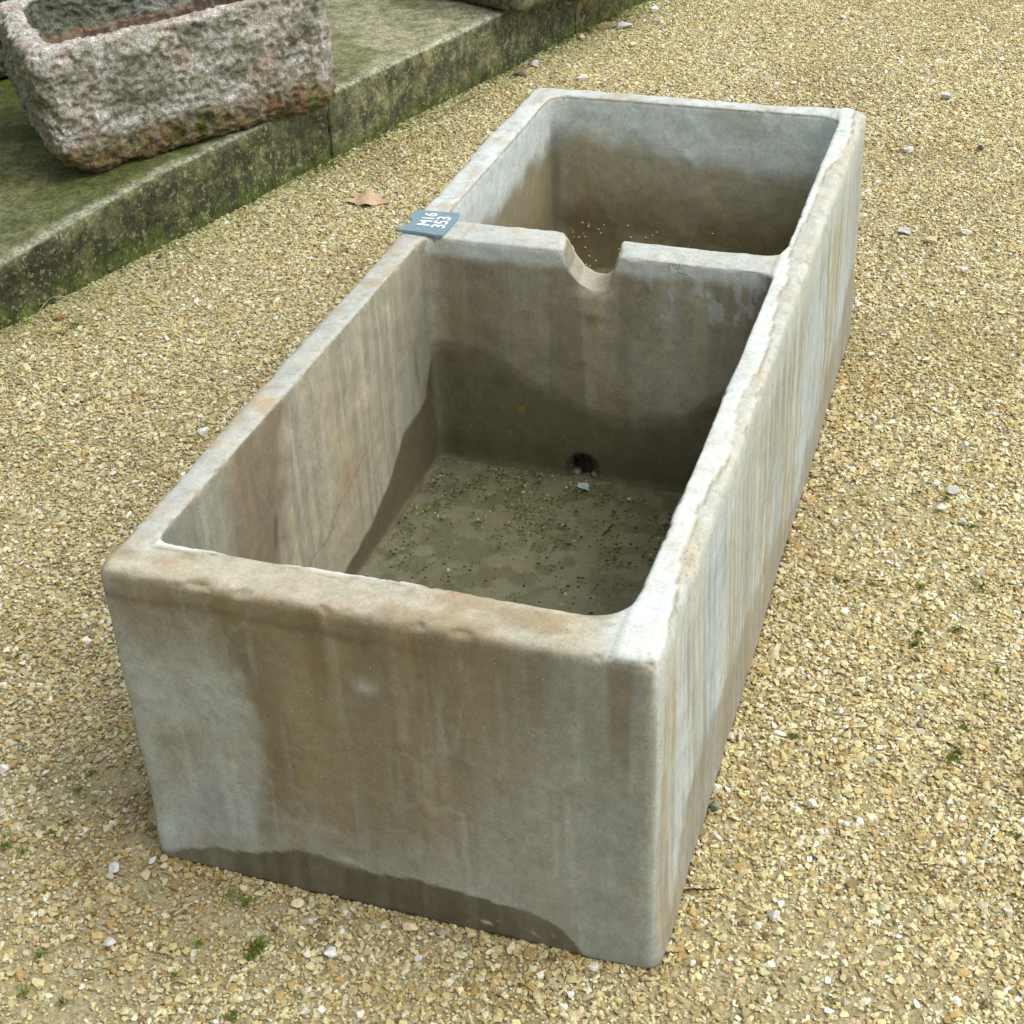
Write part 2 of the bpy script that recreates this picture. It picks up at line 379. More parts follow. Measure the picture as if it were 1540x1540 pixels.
def paint_trough(V, N):
    x, y, z = V.T; n = len(V)
    big = fbm(V, 5, 4, 101); med = fbm(V, 16, 4, 102); fine = fbm(V, 55, 3, 103)
    stk = fbm(V, (30, 30, 1.6), 4, 104); stk2 = fbm(V, (75, 75, 3.0), 3, 105); sl = fbm(V, (11, 11, 1.0), 3, 106)
    wig = (fbm(V, 13, 4, 107) - .5)
    wig2 = (fbm(V, 45, 3, 108) - .5)
    col = np.tile(K(140, 133, 112), (n, 1))
    up = N[:, 2]
    # ---------- front face
    fr = (N[:, 1] < -.45) & (y < .05)
    c = np.tile(K(156, 152, 137), (n, 1))
    xb = np.interp(z, [0, .1, .23, .35, .456, .517], [.165, .168, .20, .197, .184, .155]) + wig * .03
    br = sstep(-.012, .014, x - xb) * (1 - sstep(.40, .66, x + (stk - .5) * .25 + (.3 - z) * .35)) * sstep(.03, .20, z + (stk - .5) * .12)
    c = mixc(c, K(132, 119, 90), br * .85)
    c = mixc(c, K(118, 102, 72), br * sstep(.05, .0, np.abs(x - xb - .022)) * .5)
    topb = sstep(.30, .51, z + (stk - .5) * .16) 
    c = mixc(c, K(126, 114, 84), topb * .72 * sstep(.0, .03, x))
    c = mixc(c, K(150, 133, 100), sstep(.58, .72, sl) * sstep(.08, .3, z) * .5)
    lf = (1 - sstep(-.012, .014, x - xb)) * sstep(.47, .36, z)
    c = mixc(c, K(170, 172, 160), lf * sstep(.4, .62, med + .08) * .75)
    c = mixc(c, K(136, 142, 138), np.exp(-(((x - .12) / .05) ** 2 + ((z - .13) / .06) ** 2)) * .6)
    c = mixc(c, K(182, 192, 188), np.exp(-(((x - .165) / .008) ** 2 + ((z - .13) / .05) ** 2)) * .55)
    c = mixc(c, K(180, 190, 184), np.exp(-(((x - .03) / .025) ** 2 + ((z - .07) / .05) ** 2)) * .6)
    c = mixc(c, K(126, 112, 84), np.exp(-(((x - .075) / .04) ** 2 + ((z - .25) / .03) ** 2)) * .55)
    c = mixc(c, K(146, 148, 138), sstep(.52, .70, x + (stk - .5) * .12) * .55)
    c = mixc(c, K(176, 172, 156), np.exp(-(((x - .366) / .017) ** 2 + ((z - .418) / .013) ** 2)) * .8)
    c = mixc(c, K(168, 168, 158), sstep(.56, .7, stk2) * .22)
    c = mixc(c, K(112, 98, 70), sstep(.60, .74, stk) * topb * .55)
    c = mixc(c, K(110, 94, 64), np.exp(-((z - .497 + wig * .02) / .008) ** 2) * sstep(.62, .3, x) * .6)
    zt = np.interp(x, [0, .05, .09, .18, .233, .29, .344, .414, .483, .578, .625, .653, .70], [.012, .036, .05, .066, .088, .086, .074, .083, .077, .067, .049, .004, -.05]) + wig2 * .012 + wig * .014
    ring = fbm(V + .04 * (fbm(V, 20, 3, 171)[:, None] - .5), (7, 7, 4), 4, 172)
    c = mixc(c, K(176, 176, 164), np.exp(-((ring - .52) / .010) ** 2) * .22)
    c = mixc(c, K(112, 102, 80), np.exp(-((ring - .47) / .008) ** 2) * .22)
    drip = sstep(.66, .72, fbm(V, (60, 60, 5), 3, 176)) * sstep(.5, .3, z)
    c = mixc(c, K(184, 186, 174), drip * .28)
    sw = .002 + .008 * sstep(.45, .7, med)
    dk = sstep(1, -1, (z - zt) / sw) * (.86 + .14 * sstep(.4, .6, stk2))
    hl = np.exp(-((z - zt - .006) / .006) ** 2) * (x < .66)
    c = mixc(c, K(176, 180, 172), hl * sstep(.48, .62, med) * .5)
    c = mixc(c, mixc(np.tile(K(92, 82, 58), (n, 1)), K(118, 112, 92), sstep(.2, .03, x) * .8 + sstep(.5, .6, x) * .3), dk * .95)
    sp = np.exp(-((z - .030 - (fine - .5) * .01) / .0035) ** 2) * (x > .44) * (x < .61) * sstep(.60, .66, fbm(V, 90, 2, 140))
    c = mixc(c, K(200, 190, 160), sp * .9)
    wfr = sstep(-.35, -.75, N[:, 1]) * (y < .06)
    col = mixc(col, K(150, 146, 130), (y < .02) * 1.0)
    col = np.where((wfr > 0)[:, None], col + (c - col) * wfr[:, None], col)
    # ---------- right outer face
    c = np.tile(K(160, 162, 153), (n, 1))
    s1 = fbm(V, (9, 9, .35), 3, 111); s2 = fbm(V, (34, 34, .9), 4, 112); s3 = fbm(V, (110, 110, 2.2), 3, 113)
    bk = .45 + .55 * sstep(.35, .6, fbm(V, (6, 6, 5), 4, 114))
    c = mixc(c, K(168, 154, 124), sstep(.50, .64, s1) * .6 * bk)
    c = mixc(c, K(152, 138, 110), sstep(.54, .68, s2) * .6 * bk * sstep(.0, .2, z))
    c = mixc(c, K(168, 175, 173), sstep(.46, .34, s1) * .7)
    c = mixc(c, K(184, 187, 181), sstep(.46, .36, s2) * .6)
    c = mixc(c, K(126, 112, 84), sstep(.58, .68, s3) * .4)
    c = mixc(c, K(190, 192, 186), sstep(.42, .32, s3) * .35)
    c = mixc(c, K(190, 190, 180), sstep(.42, .52, z) * .6)
    zb = .14 + .05 * np.sin(y * 4.2) + wig * .12 - .10 * sstep(.25, .0, y)
    c = mixc(c, K(132, 118, 92), sstep(.02, -.03, z - zb) * .6)
    wr = sstep(.35, .75, N[:, 0]) * (x > .72)
    col = col + (c - col) * wr[:, None]
    # ---------- back and left outer faces
    c = mixc(np.tile(K(150, 146, 130), (n, 1)), K(128, 114, 86), sstep(.48, .62, stk) * .7)
    c = mixc(c, K(182, 184, 176), sstep(.56, .68, sl) * .6)
    wb = np.maximum(sstep(-.35, -.75, N[:, 0]) * (x < .03), sstep(.35, .75, N[:, 1]) * (y > 1.9))
    col = col + (c - col) * wb[:, None]
    # ---------- inside of the front basin
    ins1 = (x > .04) & (x < .705) & (y > .055) & (y < 1.085) & (z < .533)
    # left wall
    c = np.tile(K(162, 152, 128), (n, 1))
    c = mixc(c, K(140, 134, 114), sstep(.48, .6, stk) * .7)
    c = mixc(c, K(180, 172, 150), sstep(.55, .68, stk2) * .5)
    c = mixc(c, K(112, 116, 108), sstep(.30, .10, y + wig * .1) * .7)
    c = mixc(c, K(116, 102, 80), sstep(.24, .30, y + wig * .1) * sstep(.47, .40, y + wig * .12 + (.45 - z) * .2) * .8)
    c = mixc(c, K(128, 122, 104), sstep(.85, 1.02, y + wig * .15) * .65)
    c = mixc(c, K(142, 146, 132), np.exp(-(((y - .93) / .05) ** 2)) * sstep(.4, .3, z) * .5)
    c = mixc(c, K(150, 106, 84), np.exp(-(((y - .66) / .03) ** 2 + ((z - .27) / .03) ** 2)) * .55)
    c = mixc(c, K(92, 72, 50), np.exp(-(((y - .385 - (z - .33) * .3) / .006) ** 2 + ((z - .34) / .03) ** 2)) * .9)
    c = mixc(c, K(84, 78, 62), np.exp(-(((y - 1.0 + (z - .3) * .12) / .008) ** 2 + ((z - .30) / .05) ** 2)) * .6)
    zc = .26 + .05 * np.sin(y * 9) + wig * .1
    c = mixc(c, K(98, 84, 60), np.exp(-((z - zc) / .0028) ** 2) * sstep(.40, .5, y) * sstep(.82, .7, y) * .55)
    tl = np.interp(y, [.07, .3, .45, .601, .729, .834, .912, .98, 1.036, 1.061, 1.1], [.07, .09, .10, .108, .128, .165, .213, .214, .222, .29, .33]) + wig * .012
    dkl = sstep(.006, -.006, z - tl)
    c = mixc(c, K(86, 78, 54), dkl * .92)
    c = c * 1.12
    wl = sstep(.35, .75, N[:, 0]) * ins1 * (x < .2)
    col = col + (c - col) * wl[:, None]
    # partition face
    c = np.tile(K(132, 123, 102), (n, 1))
    c = mixc(c, K(116, 106, 84), sstep(.46, .60, stk) * .7)
    c = mixc(c, K(150, 142, 120), sstep(.55, .68, sl) * .5)
    c = mixc(c, K(156, 148, 130), np.exp(-(((x - .52) / .10) ** 2 + ((z - .30) / .07) ** 2)) * .55)
    c = mixc(c, K(128, 112, 74), np.exp(-(((x - .368) / .010) ** 2)) * sstep(.30, .40, z) * .6)
    c = mixc(c, K(190, 178, 146), np.exp(-(((x - .368) / .03) ** 2 + ((z - .462) / .012) ** 2)) * .9)
    eff = sstep(.60, .66, fbm(V, (70, 70, 22), 4, 121)) * sstep(.40, .46, z) * (sstep(.44, .50, x) * .9 + .15)
    c = mixc(c, K(176, 180, 178), eff * .42)
    c = mixc(c, K(176, 176, 166), sstep(.495, .52, z + wig * .03) * .8)
    c = mixc(c, K(150, 112, 50), np.exp(-(((x - .165) / .006) ** 2 + ((z - .44) / .008) ** 2)) * .7)
    tp = np.interp(x, [.05, .092, .145, .21, .249, .314, .37, .431, .545, .587, .69], [.32, .319, .312, .292, .257, .235, .215, .202, .226, .275, .34]) + wig * .018
    dkp = sstep(.014, -.026, z - tp - (stk2 - .5) * .02)
    c = mixc(c, K(92, 84, 62), np.exp(-((z - tp) / .009) ** 2) * .4)
    c = mixc(c, K(92, 85, 64), dkp * .88)
    c = mixc(c, K(112, 104, 82), np.exp(-(((x - .15) / .035) ** 2 + ((z - .285) / .022) ** 2)) * .7)
    c = mixc(c, K(78, 74, 50), sstep(.20, .08, z + wig * .06) * .75)
    c = mixc(c, K(140, 108, 48), sstep(.80, .83, fbm(V, (60, 60, 30), 2, 122)) * dkp * .7)
    c = c * 1.46
    wp = sstep(-.35, -.75, N[:, 1]) * ins1 * (y > .9) * (1 - sstep(.037, .031, np.hypot(x - .348, z - .086)) * (y > 1.08))
    col = col + (c - col) * wp[:, None]
    dd = np.hypot(x - .348, z - .086)
    hole = sstep(.037, .031, dd) * (y > 1.06) * (y < 1.14)
    c = mixc(c, K(70, 64, 46), sstep(.07, .035, dd) * .5)
    col = mixc(col, K(74, 69, 54), hole)
    # right and front inner walls
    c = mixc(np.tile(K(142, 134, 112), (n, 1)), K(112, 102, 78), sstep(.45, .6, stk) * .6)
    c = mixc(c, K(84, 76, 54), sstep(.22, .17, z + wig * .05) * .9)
    wi = np.maximum(sstep(-.35, -.75, N[:, 0]), sstep(.35, .75, N[:, 1])) * ins1
    col = col + (c - col) * wi[:, None]
    # floor
    fl = (z < .085) & ins1
    c = mixc(np.tile(K(150, 148, 132), (n, 1)), K(130, 128, 108), sstep(.40, .65, med) * .7)
    c = mixc(c, K(142, 138, 108), sstep(.55, .68, big) * .5)
    c = mixc(c, K(104, 104, 72), sstep(.5, .62, fbm(V, 30, 4, 131)) * sstep(-.2, .25, (y - .62) + (.45 - x) * .8) * .7)
    wf = sstep(.3, .8, up) * fl
    col = col + (c - col) * wf[:, None]
    # ---------- rear basin
    ins2 = (x > .045) & (x < .705) & (y > 1.14) & (y < 1.885) & (z < .530)
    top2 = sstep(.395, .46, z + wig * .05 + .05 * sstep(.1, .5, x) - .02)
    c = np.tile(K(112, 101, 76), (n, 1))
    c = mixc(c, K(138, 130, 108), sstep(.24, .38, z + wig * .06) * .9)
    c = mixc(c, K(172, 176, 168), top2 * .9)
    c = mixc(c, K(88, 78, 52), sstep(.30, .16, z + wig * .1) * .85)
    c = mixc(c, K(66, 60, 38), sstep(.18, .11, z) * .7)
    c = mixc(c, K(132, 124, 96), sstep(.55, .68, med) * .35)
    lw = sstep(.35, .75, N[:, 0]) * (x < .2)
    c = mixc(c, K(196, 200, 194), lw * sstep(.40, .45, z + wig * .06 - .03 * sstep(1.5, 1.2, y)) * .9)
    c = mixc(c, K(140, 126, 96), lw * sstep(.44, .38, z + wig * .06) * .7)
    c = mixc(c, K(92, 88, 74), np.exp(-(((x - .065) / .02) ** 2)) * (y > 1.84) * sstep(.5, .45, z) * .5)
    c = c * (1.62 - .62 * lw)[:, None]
    col = np.where(ins2[:, None], c, col)
    # ---------- rims
    rt = sstep(.30, .80, up) * (z > .46)
    c = np.tile(K(206, 208, 200), (n, 1))
    c = mixc(c, K(186, 172, 146), sstep(.48, .70, fbm(V, (22, 14, 10), 4, 151)) * .6)
    c = mixc(c, K(220, 222, 216), sstep(.54, .66, fbm(V, 20, 3, 152)) * .6)
    lr = (x < .065) & (y < 1.1)
    c = np.where(lr[:, None], mixc(np.tile(K(190, 188, 176), (n, 1)), K(182, 160, 130), sstep(.54, .66, med) * .7), c)
    ptn = (y > 1.06) & (y < 1.17) & (x > .06) & (x < .69)
    c = mixc(c, K(196, 194, 182), ptn * .7)
    notch = ptn & (x > .29) & (x < .43) & (z < .515)
    c = mixc(c, K(176, 162, 136), notch * .7)
    frm = sstep(.10, .07, y)
    c = mixc(c, mixc(np.tile(K(192, 182, 158), (n, 1)), K(166, 146, 112), sstep(.50, .64, fbm(V, (12, 24, 10), 4, 153)) * .75), frm * sstep(.70, .64, x) )
    c = mixc(c, K(202, 198, 184), np.exp(-(((x - .05) / .03) ** 2 + ((y - .05) / .04) ** 2)) * .6)
    c = mixc(c, K(196, 160, 130), sstep(.66, .80, fbm(V, 34, 3, 154)) * .35)
    c = mixc(c, K(150, 142, 122), sstep(.66, .74, fine) * .35)
    c = c * .87
    col = col + (c - col) * rt[:, None]
    de = np.abs(x - xcr) * (x > .69) + 9 * (x <= .69)
    seg = sstep(.40, .55, fbm(V * np.array([0, 1, 0]), 9, 3, 63))
    col = mixc(col, K(104, 90, 66), sstep(.005, .001, np.where(x > xcr, de, de * 2.2)) * rt * (.4 + .55 * seg))
    col = mixc(col, K(226, 226, 218), peel * .45 * rt)
    col = mixc(col, K(178, 166, 142), (x > xcr) * (x > .69) * rt * .4)
    col = mixc(col, K(120, 108, 84), sstep(.004, .001, np.abs(y - ycr)) * rt * (x < .46) * (x > .05) * (y < .1) * .7)
    col = mixc(col, K(228, 226, 214), peel2 * .7 * rt)
    # dirt in the chips
    col = mixc(col, K(140, 122, 92), (chip * edge > .02) * .35 * (z > .5))
    return np.clip(col, .01, .8)
COLT = paint_trough(V, NV)
CEM = cement_mat()
root = bpy.data.objects.new('washing_trough', None); C.objects.link(root)
tag(root, 'long pale cement washing trough with two basins and a notched divider, standing on the gravel', 'trough')
fc = V[Fq].mean(axis=1)
part = (fc[:, 0] > .058) & (fc[:, 0] < .684) & (fc[:, 1] > 1.058) & (fc[:, 1] < 1.164) & (fc[:, 2] > .07)
mesh_np('basin_body', V, Fq, COLT, CEM, root, keep=~part, normals=NV)
dv = mesh_np('divider', V, Fq, COLT, CEM, root, keep=part, normals=NV)
dv['label'] = 'cross wall between the basins with an overflow notch and a round drain hole'

# water lying in the front basin
def water_mat():
    m = NM('shallow_water'); t = m.t
    gl = m.n('ShaderNodeBsdfGlossy'); gl.inputs['Roughness'].default_value = .14
    tr = m.n('ShaderNodeBsdfTransparent'); tr.inputs[0].default_value = (.90, .89, .82, 1)
    df = m.n('ShaderNodeBsdfDiffuse'); df.inputs[0].default_value = (*K(128, 124, 96), 1)
    fr = m.n('ShaderNodeFresnel'); fr.inputs['IOR'].default_value = 1.33
    nb = m.bump(m.noise(m.pos(), 30, 2, .5), .03, .002); m.l(nb, gl.inputs['Normal']); m.l(nb, fr.inputs['Normal'])
    m1 = m.n('ShaderNodeMixShader'); m1.inputs[0].default_value = .22; m.l(tr.outputs[0], m1.inputs[1]); m.l(df.outputs[0], m1.inputs[2])
    m2 = m.n('ShaderNodeMixShader'); m.l(fr.outputs[0], m2.inputs[0]); m.l(m1.outputs[0], m2.inputs[1]); m.l(gl.outputs[0], m2.inputs[2])
    m.l(m2.outputs[0], t.nodes['Material Output'].inputs[0]); t.nodes.remove(m.b)
    return m.m
wm = bpy.data.meshes.new('water'); b = bmesh.new()
bmesh.ops.create_cube(b, size=1); bmesh.ops.scale(b, vec=(.652, 1.016, .0095), verts=b.verts); bmesh.ops.translate(b, vec=(.372, .571, .062), verts=b.verts)
b.to_mesh(wm); b.free(); wm.materials.append(water_mat())
wo_ = bpy.data.objects.new('water', wm); C.objects.link(wo_); wo_['kind'] = 'structure'

# ------------------------------------------------------------------ kerb blocks of the raised terrace
TZ = .20
KP = [(-1.535, .33), (-.880, 2.668), (-.505, 4.005), (-.02, 5.55)]
def kerb_block(i, p0, p1, depth, label, mat, paint, off=0.0):
    p0 = np.array(p0); p1 = np.array(p1); L = np.linalg.norm(p1 - p0); u = (p1 - p0) / L; nrm = np.array([u[1], -u[0]])
    g = .0003
    def sdf(x, y, z):
        d = smax(np.maximum(g - x, x - L + g), np.maximum(y, -depth - y), .006)
        return smax(smax(d, z - TZ + 0 * x, .02), -.03 - z, .01)
    V, Fc = surface_nets(sdf, (-.02, -depth - .03, -.045), (L + .03, .03, TZ + .02), .0085)
    V, N = project(sdf, V, 3)
    d = (fbm(V + off, 5, 4, 201 + i) - .5) * .022 + (fbm(V + off, 30, 4, 205 + i) - .5) * .008
    frontness = sstep(-.25, -.0, V[:, 1])
    e = 1 - np.max(np.abs(N), axis=1)
    d = d * (.25 + .75 * frontness) - sstep(.5, .75, fbm(V + off, 18, 3, 207)) * e * .04
    V = V + N * d[:, None]
    col = paint(V, N, L)
    NV = vert_normals(V, Fc)
    Wd = np.stack([p0[0] + V[:, 0] * u[0] + V[:, 1] * nrm[0], p0[1] + V[:, 0] * u[1] + V[:, 1] * nrm[1], V[:, 2]], 1)
    Wd[:, 2] *= 1 - .22 * sstep(2.05, 1.35, Wd[:, 1])
    o = mesh_np('kerb_stone', Wd, Fc, col, mat)
    tag(o, label, 'kerb stone', 'kerb stones edging the terrace')
    return o
def kpaint(topA, topB, fA, fB, greenside=0.0, warm=0.0):
    def f(V, N, L):
        n = len(V); x, y, z = V.T
        a = fbm(V, 6, 5, 301); b_ = fbm(V, 20, 5, 302); s = fbm(V, (40, 40, 4), 4, 303)
        top = mixc(np.tile(K(*topA), (n, 1)), K(*topB), sstep(.42, .6, a))
        top = mixc(top, K(72, 84, 26), sstep(.52, .66, b_) * greenside)
        top = mixc(top, K(166, 168, 146), sstep(-.05, -.01, y + (b_ - .5) * .04) * .65)
        fc_ = mixc(np.tile(K(*fA), (n, 1)), K(*fB), sstep(.44, .58, b_))
        fc_ = mixc(fc_, K(56, 56, 46), sstep(.5, .62, s) * .55)
        fc_ = mixc(fc_, K(80, 94, 26), sstep(.075, .0, z + (b_ - .5) * .06) * .75)
        fc_ = mixc(fc_, K(132, 132, 100), sstep(.13, .19, z + (a - .5) * .1) * .35)
        w = sstep(.35, .75, N[:, 2])
        return fc_ + (top - fc_) * w[:, None]
    return f
def kp1(V, N, L):
    c = kpaint((104, 104, 62), (74, 80, 32), (66, 68, 40), (96, 98, 62), .7)(V, N, L)
    x, y, z = V.T
    near = sstep(1.55, 1.15, x + y * .3 + (fbm(V, 4, 3, 310) - .5) * .6)        # drier, greyer towards the near end
    w = sstep(.35, .75, N[:, 2]) * near * sstep(-.40, -.10, y + (fbm(V, 5, 3, 311) - .5) * .2)
    return mixc(c, K(126, 130, 106), w * .75)
kerb_block(0, KP[0], KP[1], 1.5, 'mossy dark green kerb stone under the pink stone trough', mossy_mat('mossy_limestone'), kp1)
kerb_block(1, KP[1], KP[2], 1.5, 'pale topped middle kerb stone with dark lichened face behind the dry leaf', mossy_mat('lichened_limestone', 3.1),
           kpaint((150, 148, 116), (122, 122, 84), (88, 88, 62), (120, 118, 84)), 4.0)
kerb_block(2, KP[2], KP[3], 1.5, 'yellowish kerb stone beyond the vertical joint at the far end', mossy_mat('yellow_limestone', 6.7),
           kpaint((136, 130, 88), (112, 108, 70), (128, 120, 78), (104, 102, 58)), 9.0)
# terrace behind the kerb stones
tm = bpy.data.meshes.new('terrace'); b = bmesh.new()
pts = [(-3.05, .8), (-2.35, 3.05), (-1.95, 4.4), (-1.4, 6.1), (-12, 12), (-14, -2)]
vsb = [b.verts.new((x, y, -.03)) for x, y in pts]; vst = [b.verts.new((x, y, TZ - .004)) for x, y in pts]
b.faces.new(vst[::-1]); b.faces.new(vsb)
for k in range(len(pts)): b.faces.new((vsb[k], vst[k], vst[(k+1) % len(pts)], vsb[(k+1) % len(pts)]))
bmesh.ops.recalc_face_normals(b, faces=b.faces)
b.to_mesh(tm); b.free()
tmm = NM('terrace_stone'); tmm.done(tmm.mix(tmm.noise(tmm.pos(), 8, 6, .7), K(92, 92, 58), K(132, 130, 96)), tmm.bump(tmm.noise(tmm.pos(), 30, 5), .5, .01)); tm.materials.append(tmm.m)
to = bpy.data.objects.new('terrace', tm); C.objects.link(to); to['kind'] = 'structure'

# ------------------------------------------------------------------ pink chiselled stone trough
PK = rough_stone_mat()
def stone_tub(name, origin, ax, ay, L, D, Ht, wall_x, wall_y, z0, label, paint, mat, seed, h=.0058, floor=.10, rough=.020, kc=.06, chamf=.0, cat='trough'):
    """origin: front corner; ax along the front face, ay into the back"""
    o = np.array(origin); ax = np.array(ax, float); ay = np.array(ay, float)
    ax /= np.linalg.norm(ax); ay /= np.linalg.norm(ay)
    def sdf(x, y, z):
        d = smax(np.maximum(-x, x - L), np.maximum(-y, y - D), kc)
        d = smax(d, -z, kc * .9)
        d = smax(d, z - Ht, .03)
        if chamf > 0: d = smax(d, (-x - z) * .7071 + chamf, .07)
        if wall_x > 0: d = smax(d, -cav(x, y, z, wall_x, L - wall_x, wall_y, D - wall_y, floor, .11, .07), .025)
        return d
    V, Fc = surface_nets(sdf, (-.03, -.03, -.03), (L + .03, D + .03, Ht + .03), h)
    V, N = project(sdf, V, 3)
    a = fbm(V, (14, 14, 20), 4, seed) - .5; b_ = np.abs(fbm(V, (32, 32, 46), 3, seed + 1) - .5); c = fbm(V, 75, 3, seed + 2) - .5
    side = sstep(.85, .3, N[:, 2])
    V = V + N * (rough * (a * 1.1 - b_ * 1.3 + .12) * (.35 + .65 * side) + c * rough * .45 + (fbm(V, 4, 2, seed + 3) - .5) * .02)[:, None]
    NV = vert_normals(V, Fc); col = paint(V, NV)
    Wd = np.stack([o[0] + V[:, 0] * ax[0] + V[:, 1] * ay[0], o[1] + V[:, 0] * ax[1] + V[:, 1] * ay[1], z0 + V[:, 2]], 1)
    if ax[0] * ay[1] - ax[1] * ay[0] < 0: Fc = Fc[:, ::-1]
    ob = mesh_np(name, Wd, Fc, col, mat); tag(ob, label, cat); return ob
def pink_paint(V, N):
    n = len(V); x, y, z = V.T
    a = fbm(V, 7, 4, 401); b_ = fbm(V, 22, 4, 402); c_ = fbm(V, 12, 4, 403); w = fbm(V, 30, 3, 404)
    c = mixc(np.tile(K(186, 178, 162), (n, 1)), K(164, 162, 142), sstep(.42, .56, a))
    c = mixc(c, K(196, 194, 186), sstep(.48, .62, b_) * .8)
    c = mixc(c, K(176, 150, 130), sstep(.54, .70, c_) * .5)
    c = mixc(c, K(112, 114, 84), sstep(.54, .66, fbm(V, 9, 4, 405)) * .6)
    lo = sstep(.12, .05, z + (b_ - .5) * .07 - .00 * x)
    c = mixc(c, K(112, 92, 46), lo * .9); c = mixc(c, K(78, 84, 22), lo * sstep(.5, .62, w) * .8)
    c = mixc(c, K(134, 100, 74), lo * sstep(.46, .34, c_) * .6)
    inn = (x > .05) & (x < .85) & (y > .03) & (z < .34) & (y < .56)
    c = np.where(inn[:, None], mixc(np.tile(K(124, 102, 84), (n, 1)), K(84, 68, 56), sstep(.45, .58, fbm(V, (6, 14, 50), 4, 406))), c)
    back = inn & (y > .47) & (z > .24)
    c = np.where(back[:, None], mixc(np.tile(K(112, 118, 98), (n, 1)), K(140, 142, 130), sstep(.45, .58, a)), c)
    lf = sstep(-.3, -.7, N[:, 0]) * (x < .12)
    c = mixc(c, mixc(np.tile(K(118, 116, 82), (n, 1)), K(112, 84, 44), sstep(.22, .08, z + (b_ - .5) * .1)), lf * .75)
    tp = sstep(.6, .85, N[:, 2]) * (z > .3)
    c = mixc(c, mixc(np.tile(K(190, 172, 158), (n, 1)), K(204, 200, 190), sstep(.45, .6, b_)), tp * .85)
    return np.clip(c, .01, .8)
stone_tub('stone_trough', (-1.280, 1.838), (.521, .853), (-.68, .733), .905, .56, .352,   .062, .045, TZ - .010,
          'rough chiselled pinkish grey stone trough with mossy lower edge, resting on the mossy kerb', pink_paint, PK, 411, rough=.027, h=.0052, floor=.21, chamf=.062)
def olive_paint(V, N):
    n = len(V); a = fbm(V, 8, 4, 421); b_ = fbm(V, 24, 4, 422)
    c = mixc(np.tile(K(126, 124, 86), (n, 1)), K(86, 84, 48), sstep(.42, .58, a))
    c = mixc(c, K(150, 148, 116), sstep(.55, .66, b_) * .6)
    return mixc(c, K(72, 68, 40), sstep(.05, .0, V[:, 2]) * .8)
stone_tub('stone_block', (-.545, 3.505), (-.92, .40), (.38, .92), .62, .85, .34, 0, 0, TZ + .004,
          'olive grey stone block with rounded foot at the far end of the kerb', olive_paint, PK, 431, h=.009, rough=.010, kc=.035, cat='stone block')
stone_tub('stone_block', (-2.02, 2.36), (.5, .866), (-.866, .5), .75, .5, .30, 0, 0, TZ + .004,  # added block, darkens and occludes the gap left of the pink trough
          'dark mossy stone block added to deepen the shade behind the left end of the pink trough', lambda V, N: mixc(np.tile(K(70, 72, 48), (len(V), 1)), K(44, 46, 34), sstep(.42, .58, fbm(V, 9, 4, 441))), PK, 451, h=.010, rough=.014, kc=.04, cat='stone block')

# ------------------------------------------------------------------ gravel (uncountable: one object)
rng = np.random.default_rng(7)
def kerb_x(y):
    return np.interp(y, [p[1] for p in KP], [p[0] for p in KP])
def patch_mask(P):
    """0..1, where the bare ground shows between the chips"""
    m = sstep(.60, .74, fbm(P, (2.2, 2.2, 1), 4, 501)) * .4
    for (u, v, r, s) in ((170, 1180, .11, .75), (215, 1260, .08, .7), (110, 1500, .10, .8), (320, 1400, .08, .6), (1300, 765, .10, .7), (1390, 775, .09, .6), (1350, 860, .08, .5), (1420, 905, .07, .45), (200, 1345, .07, .6), (120, 470, .14, .5), (235, 425, .14, .45), (60, 1440, .08, .5), (960, 1500, .05, .4)):
        q = at(u, v); d = np.hypot(P[:, 0] - q[0], P[:, 1] - q[1]) / r
        m = np.maximum(m, s * np.exp(-d * d) * (.5 + fbm(P, (14, 14, 1), 3, 502)))
    return np.clip(m, 0, .9)
def scatter(N_, x0, x1, y0, y1):
    P = np.stack([rng.uniform(x0, x1, N_), rng.uniform(y0, y1, N_), np.zeros(N_)], 1)
    x, y = P[:, 0], P[:, 1]
    keep = (x > kerb_x(y) - .003) & ~((x > .004) & (x < .752) & (y > .004) & (y < 1.918))
    # what a camera near this one could see, with a margin
    lo = at(0, 1540); ro = at(1540, 1540); tr = at(1540, 0)
    keep &= (y > -.75 + .30 * x * 0) & (x < 1.55 + .12 * (y - 0)) 
    keep &= ((x - lo[0]) * (1.42 - lo[1]) - (y - lo[1]) * (-1.30 - lo[0])) > -.62
    return P[keep]
P = scatter(1250000, -1.7, 2.3, -.8, 6.2)
print('gravel before', len(P))
P = P[rng.random(len(P)) > patch_mask(P)]
# chips banked against the foot of the trough
nb_ = 3200; t_ = rng.random(nb_); e_ = np.abs(rng.normal(0, .006, nb_)) + .001
B = np.zeros((nb_, 3)); q_ = rng.integers(0, 3, nb_)
B[:, 0] = np.where(q_ == 0, t_ * .757, np.where(q_ == 1, .757 + e_, -.004 - e_)); B[:, 1] = np.where(q_ == 0, -.003 - e_, t_ * 1.92); B[:, 2] = np.maximum(0, .0065 - e_ * .5) * rng.random(nb_)
nP0 = len(P); P = np.concatenate([P, B])
n = len(P); print('gravel', n)
size = np.exp(rng.normal(0, .42, n)) * .00265
size *= np.where(rng.random(n) < .04, 1.65, 1.0)
size *= .88 + .28 * fbm(P, (1.2, 1.2, 1), 3, 505)
size = np.minimum(size, .0085)
sc = np.stack([size * rng.uniform(.95, 1.45, n), size * rng.uniform(.75, 1.05, n), size * rng.uniform(.38, .70, n)], 1)
rot = np.stack([rng.normal(0, .30, n), rng.normal(0, .30, n), rng.uniform(0, 2 * math.pi, n)], 1)
P[:, 2] += -.0006 + rng.random(n) ** 1.6 * .0036 + (fbm(P, (3, 3, 1), 3, 506) - .5) * .004
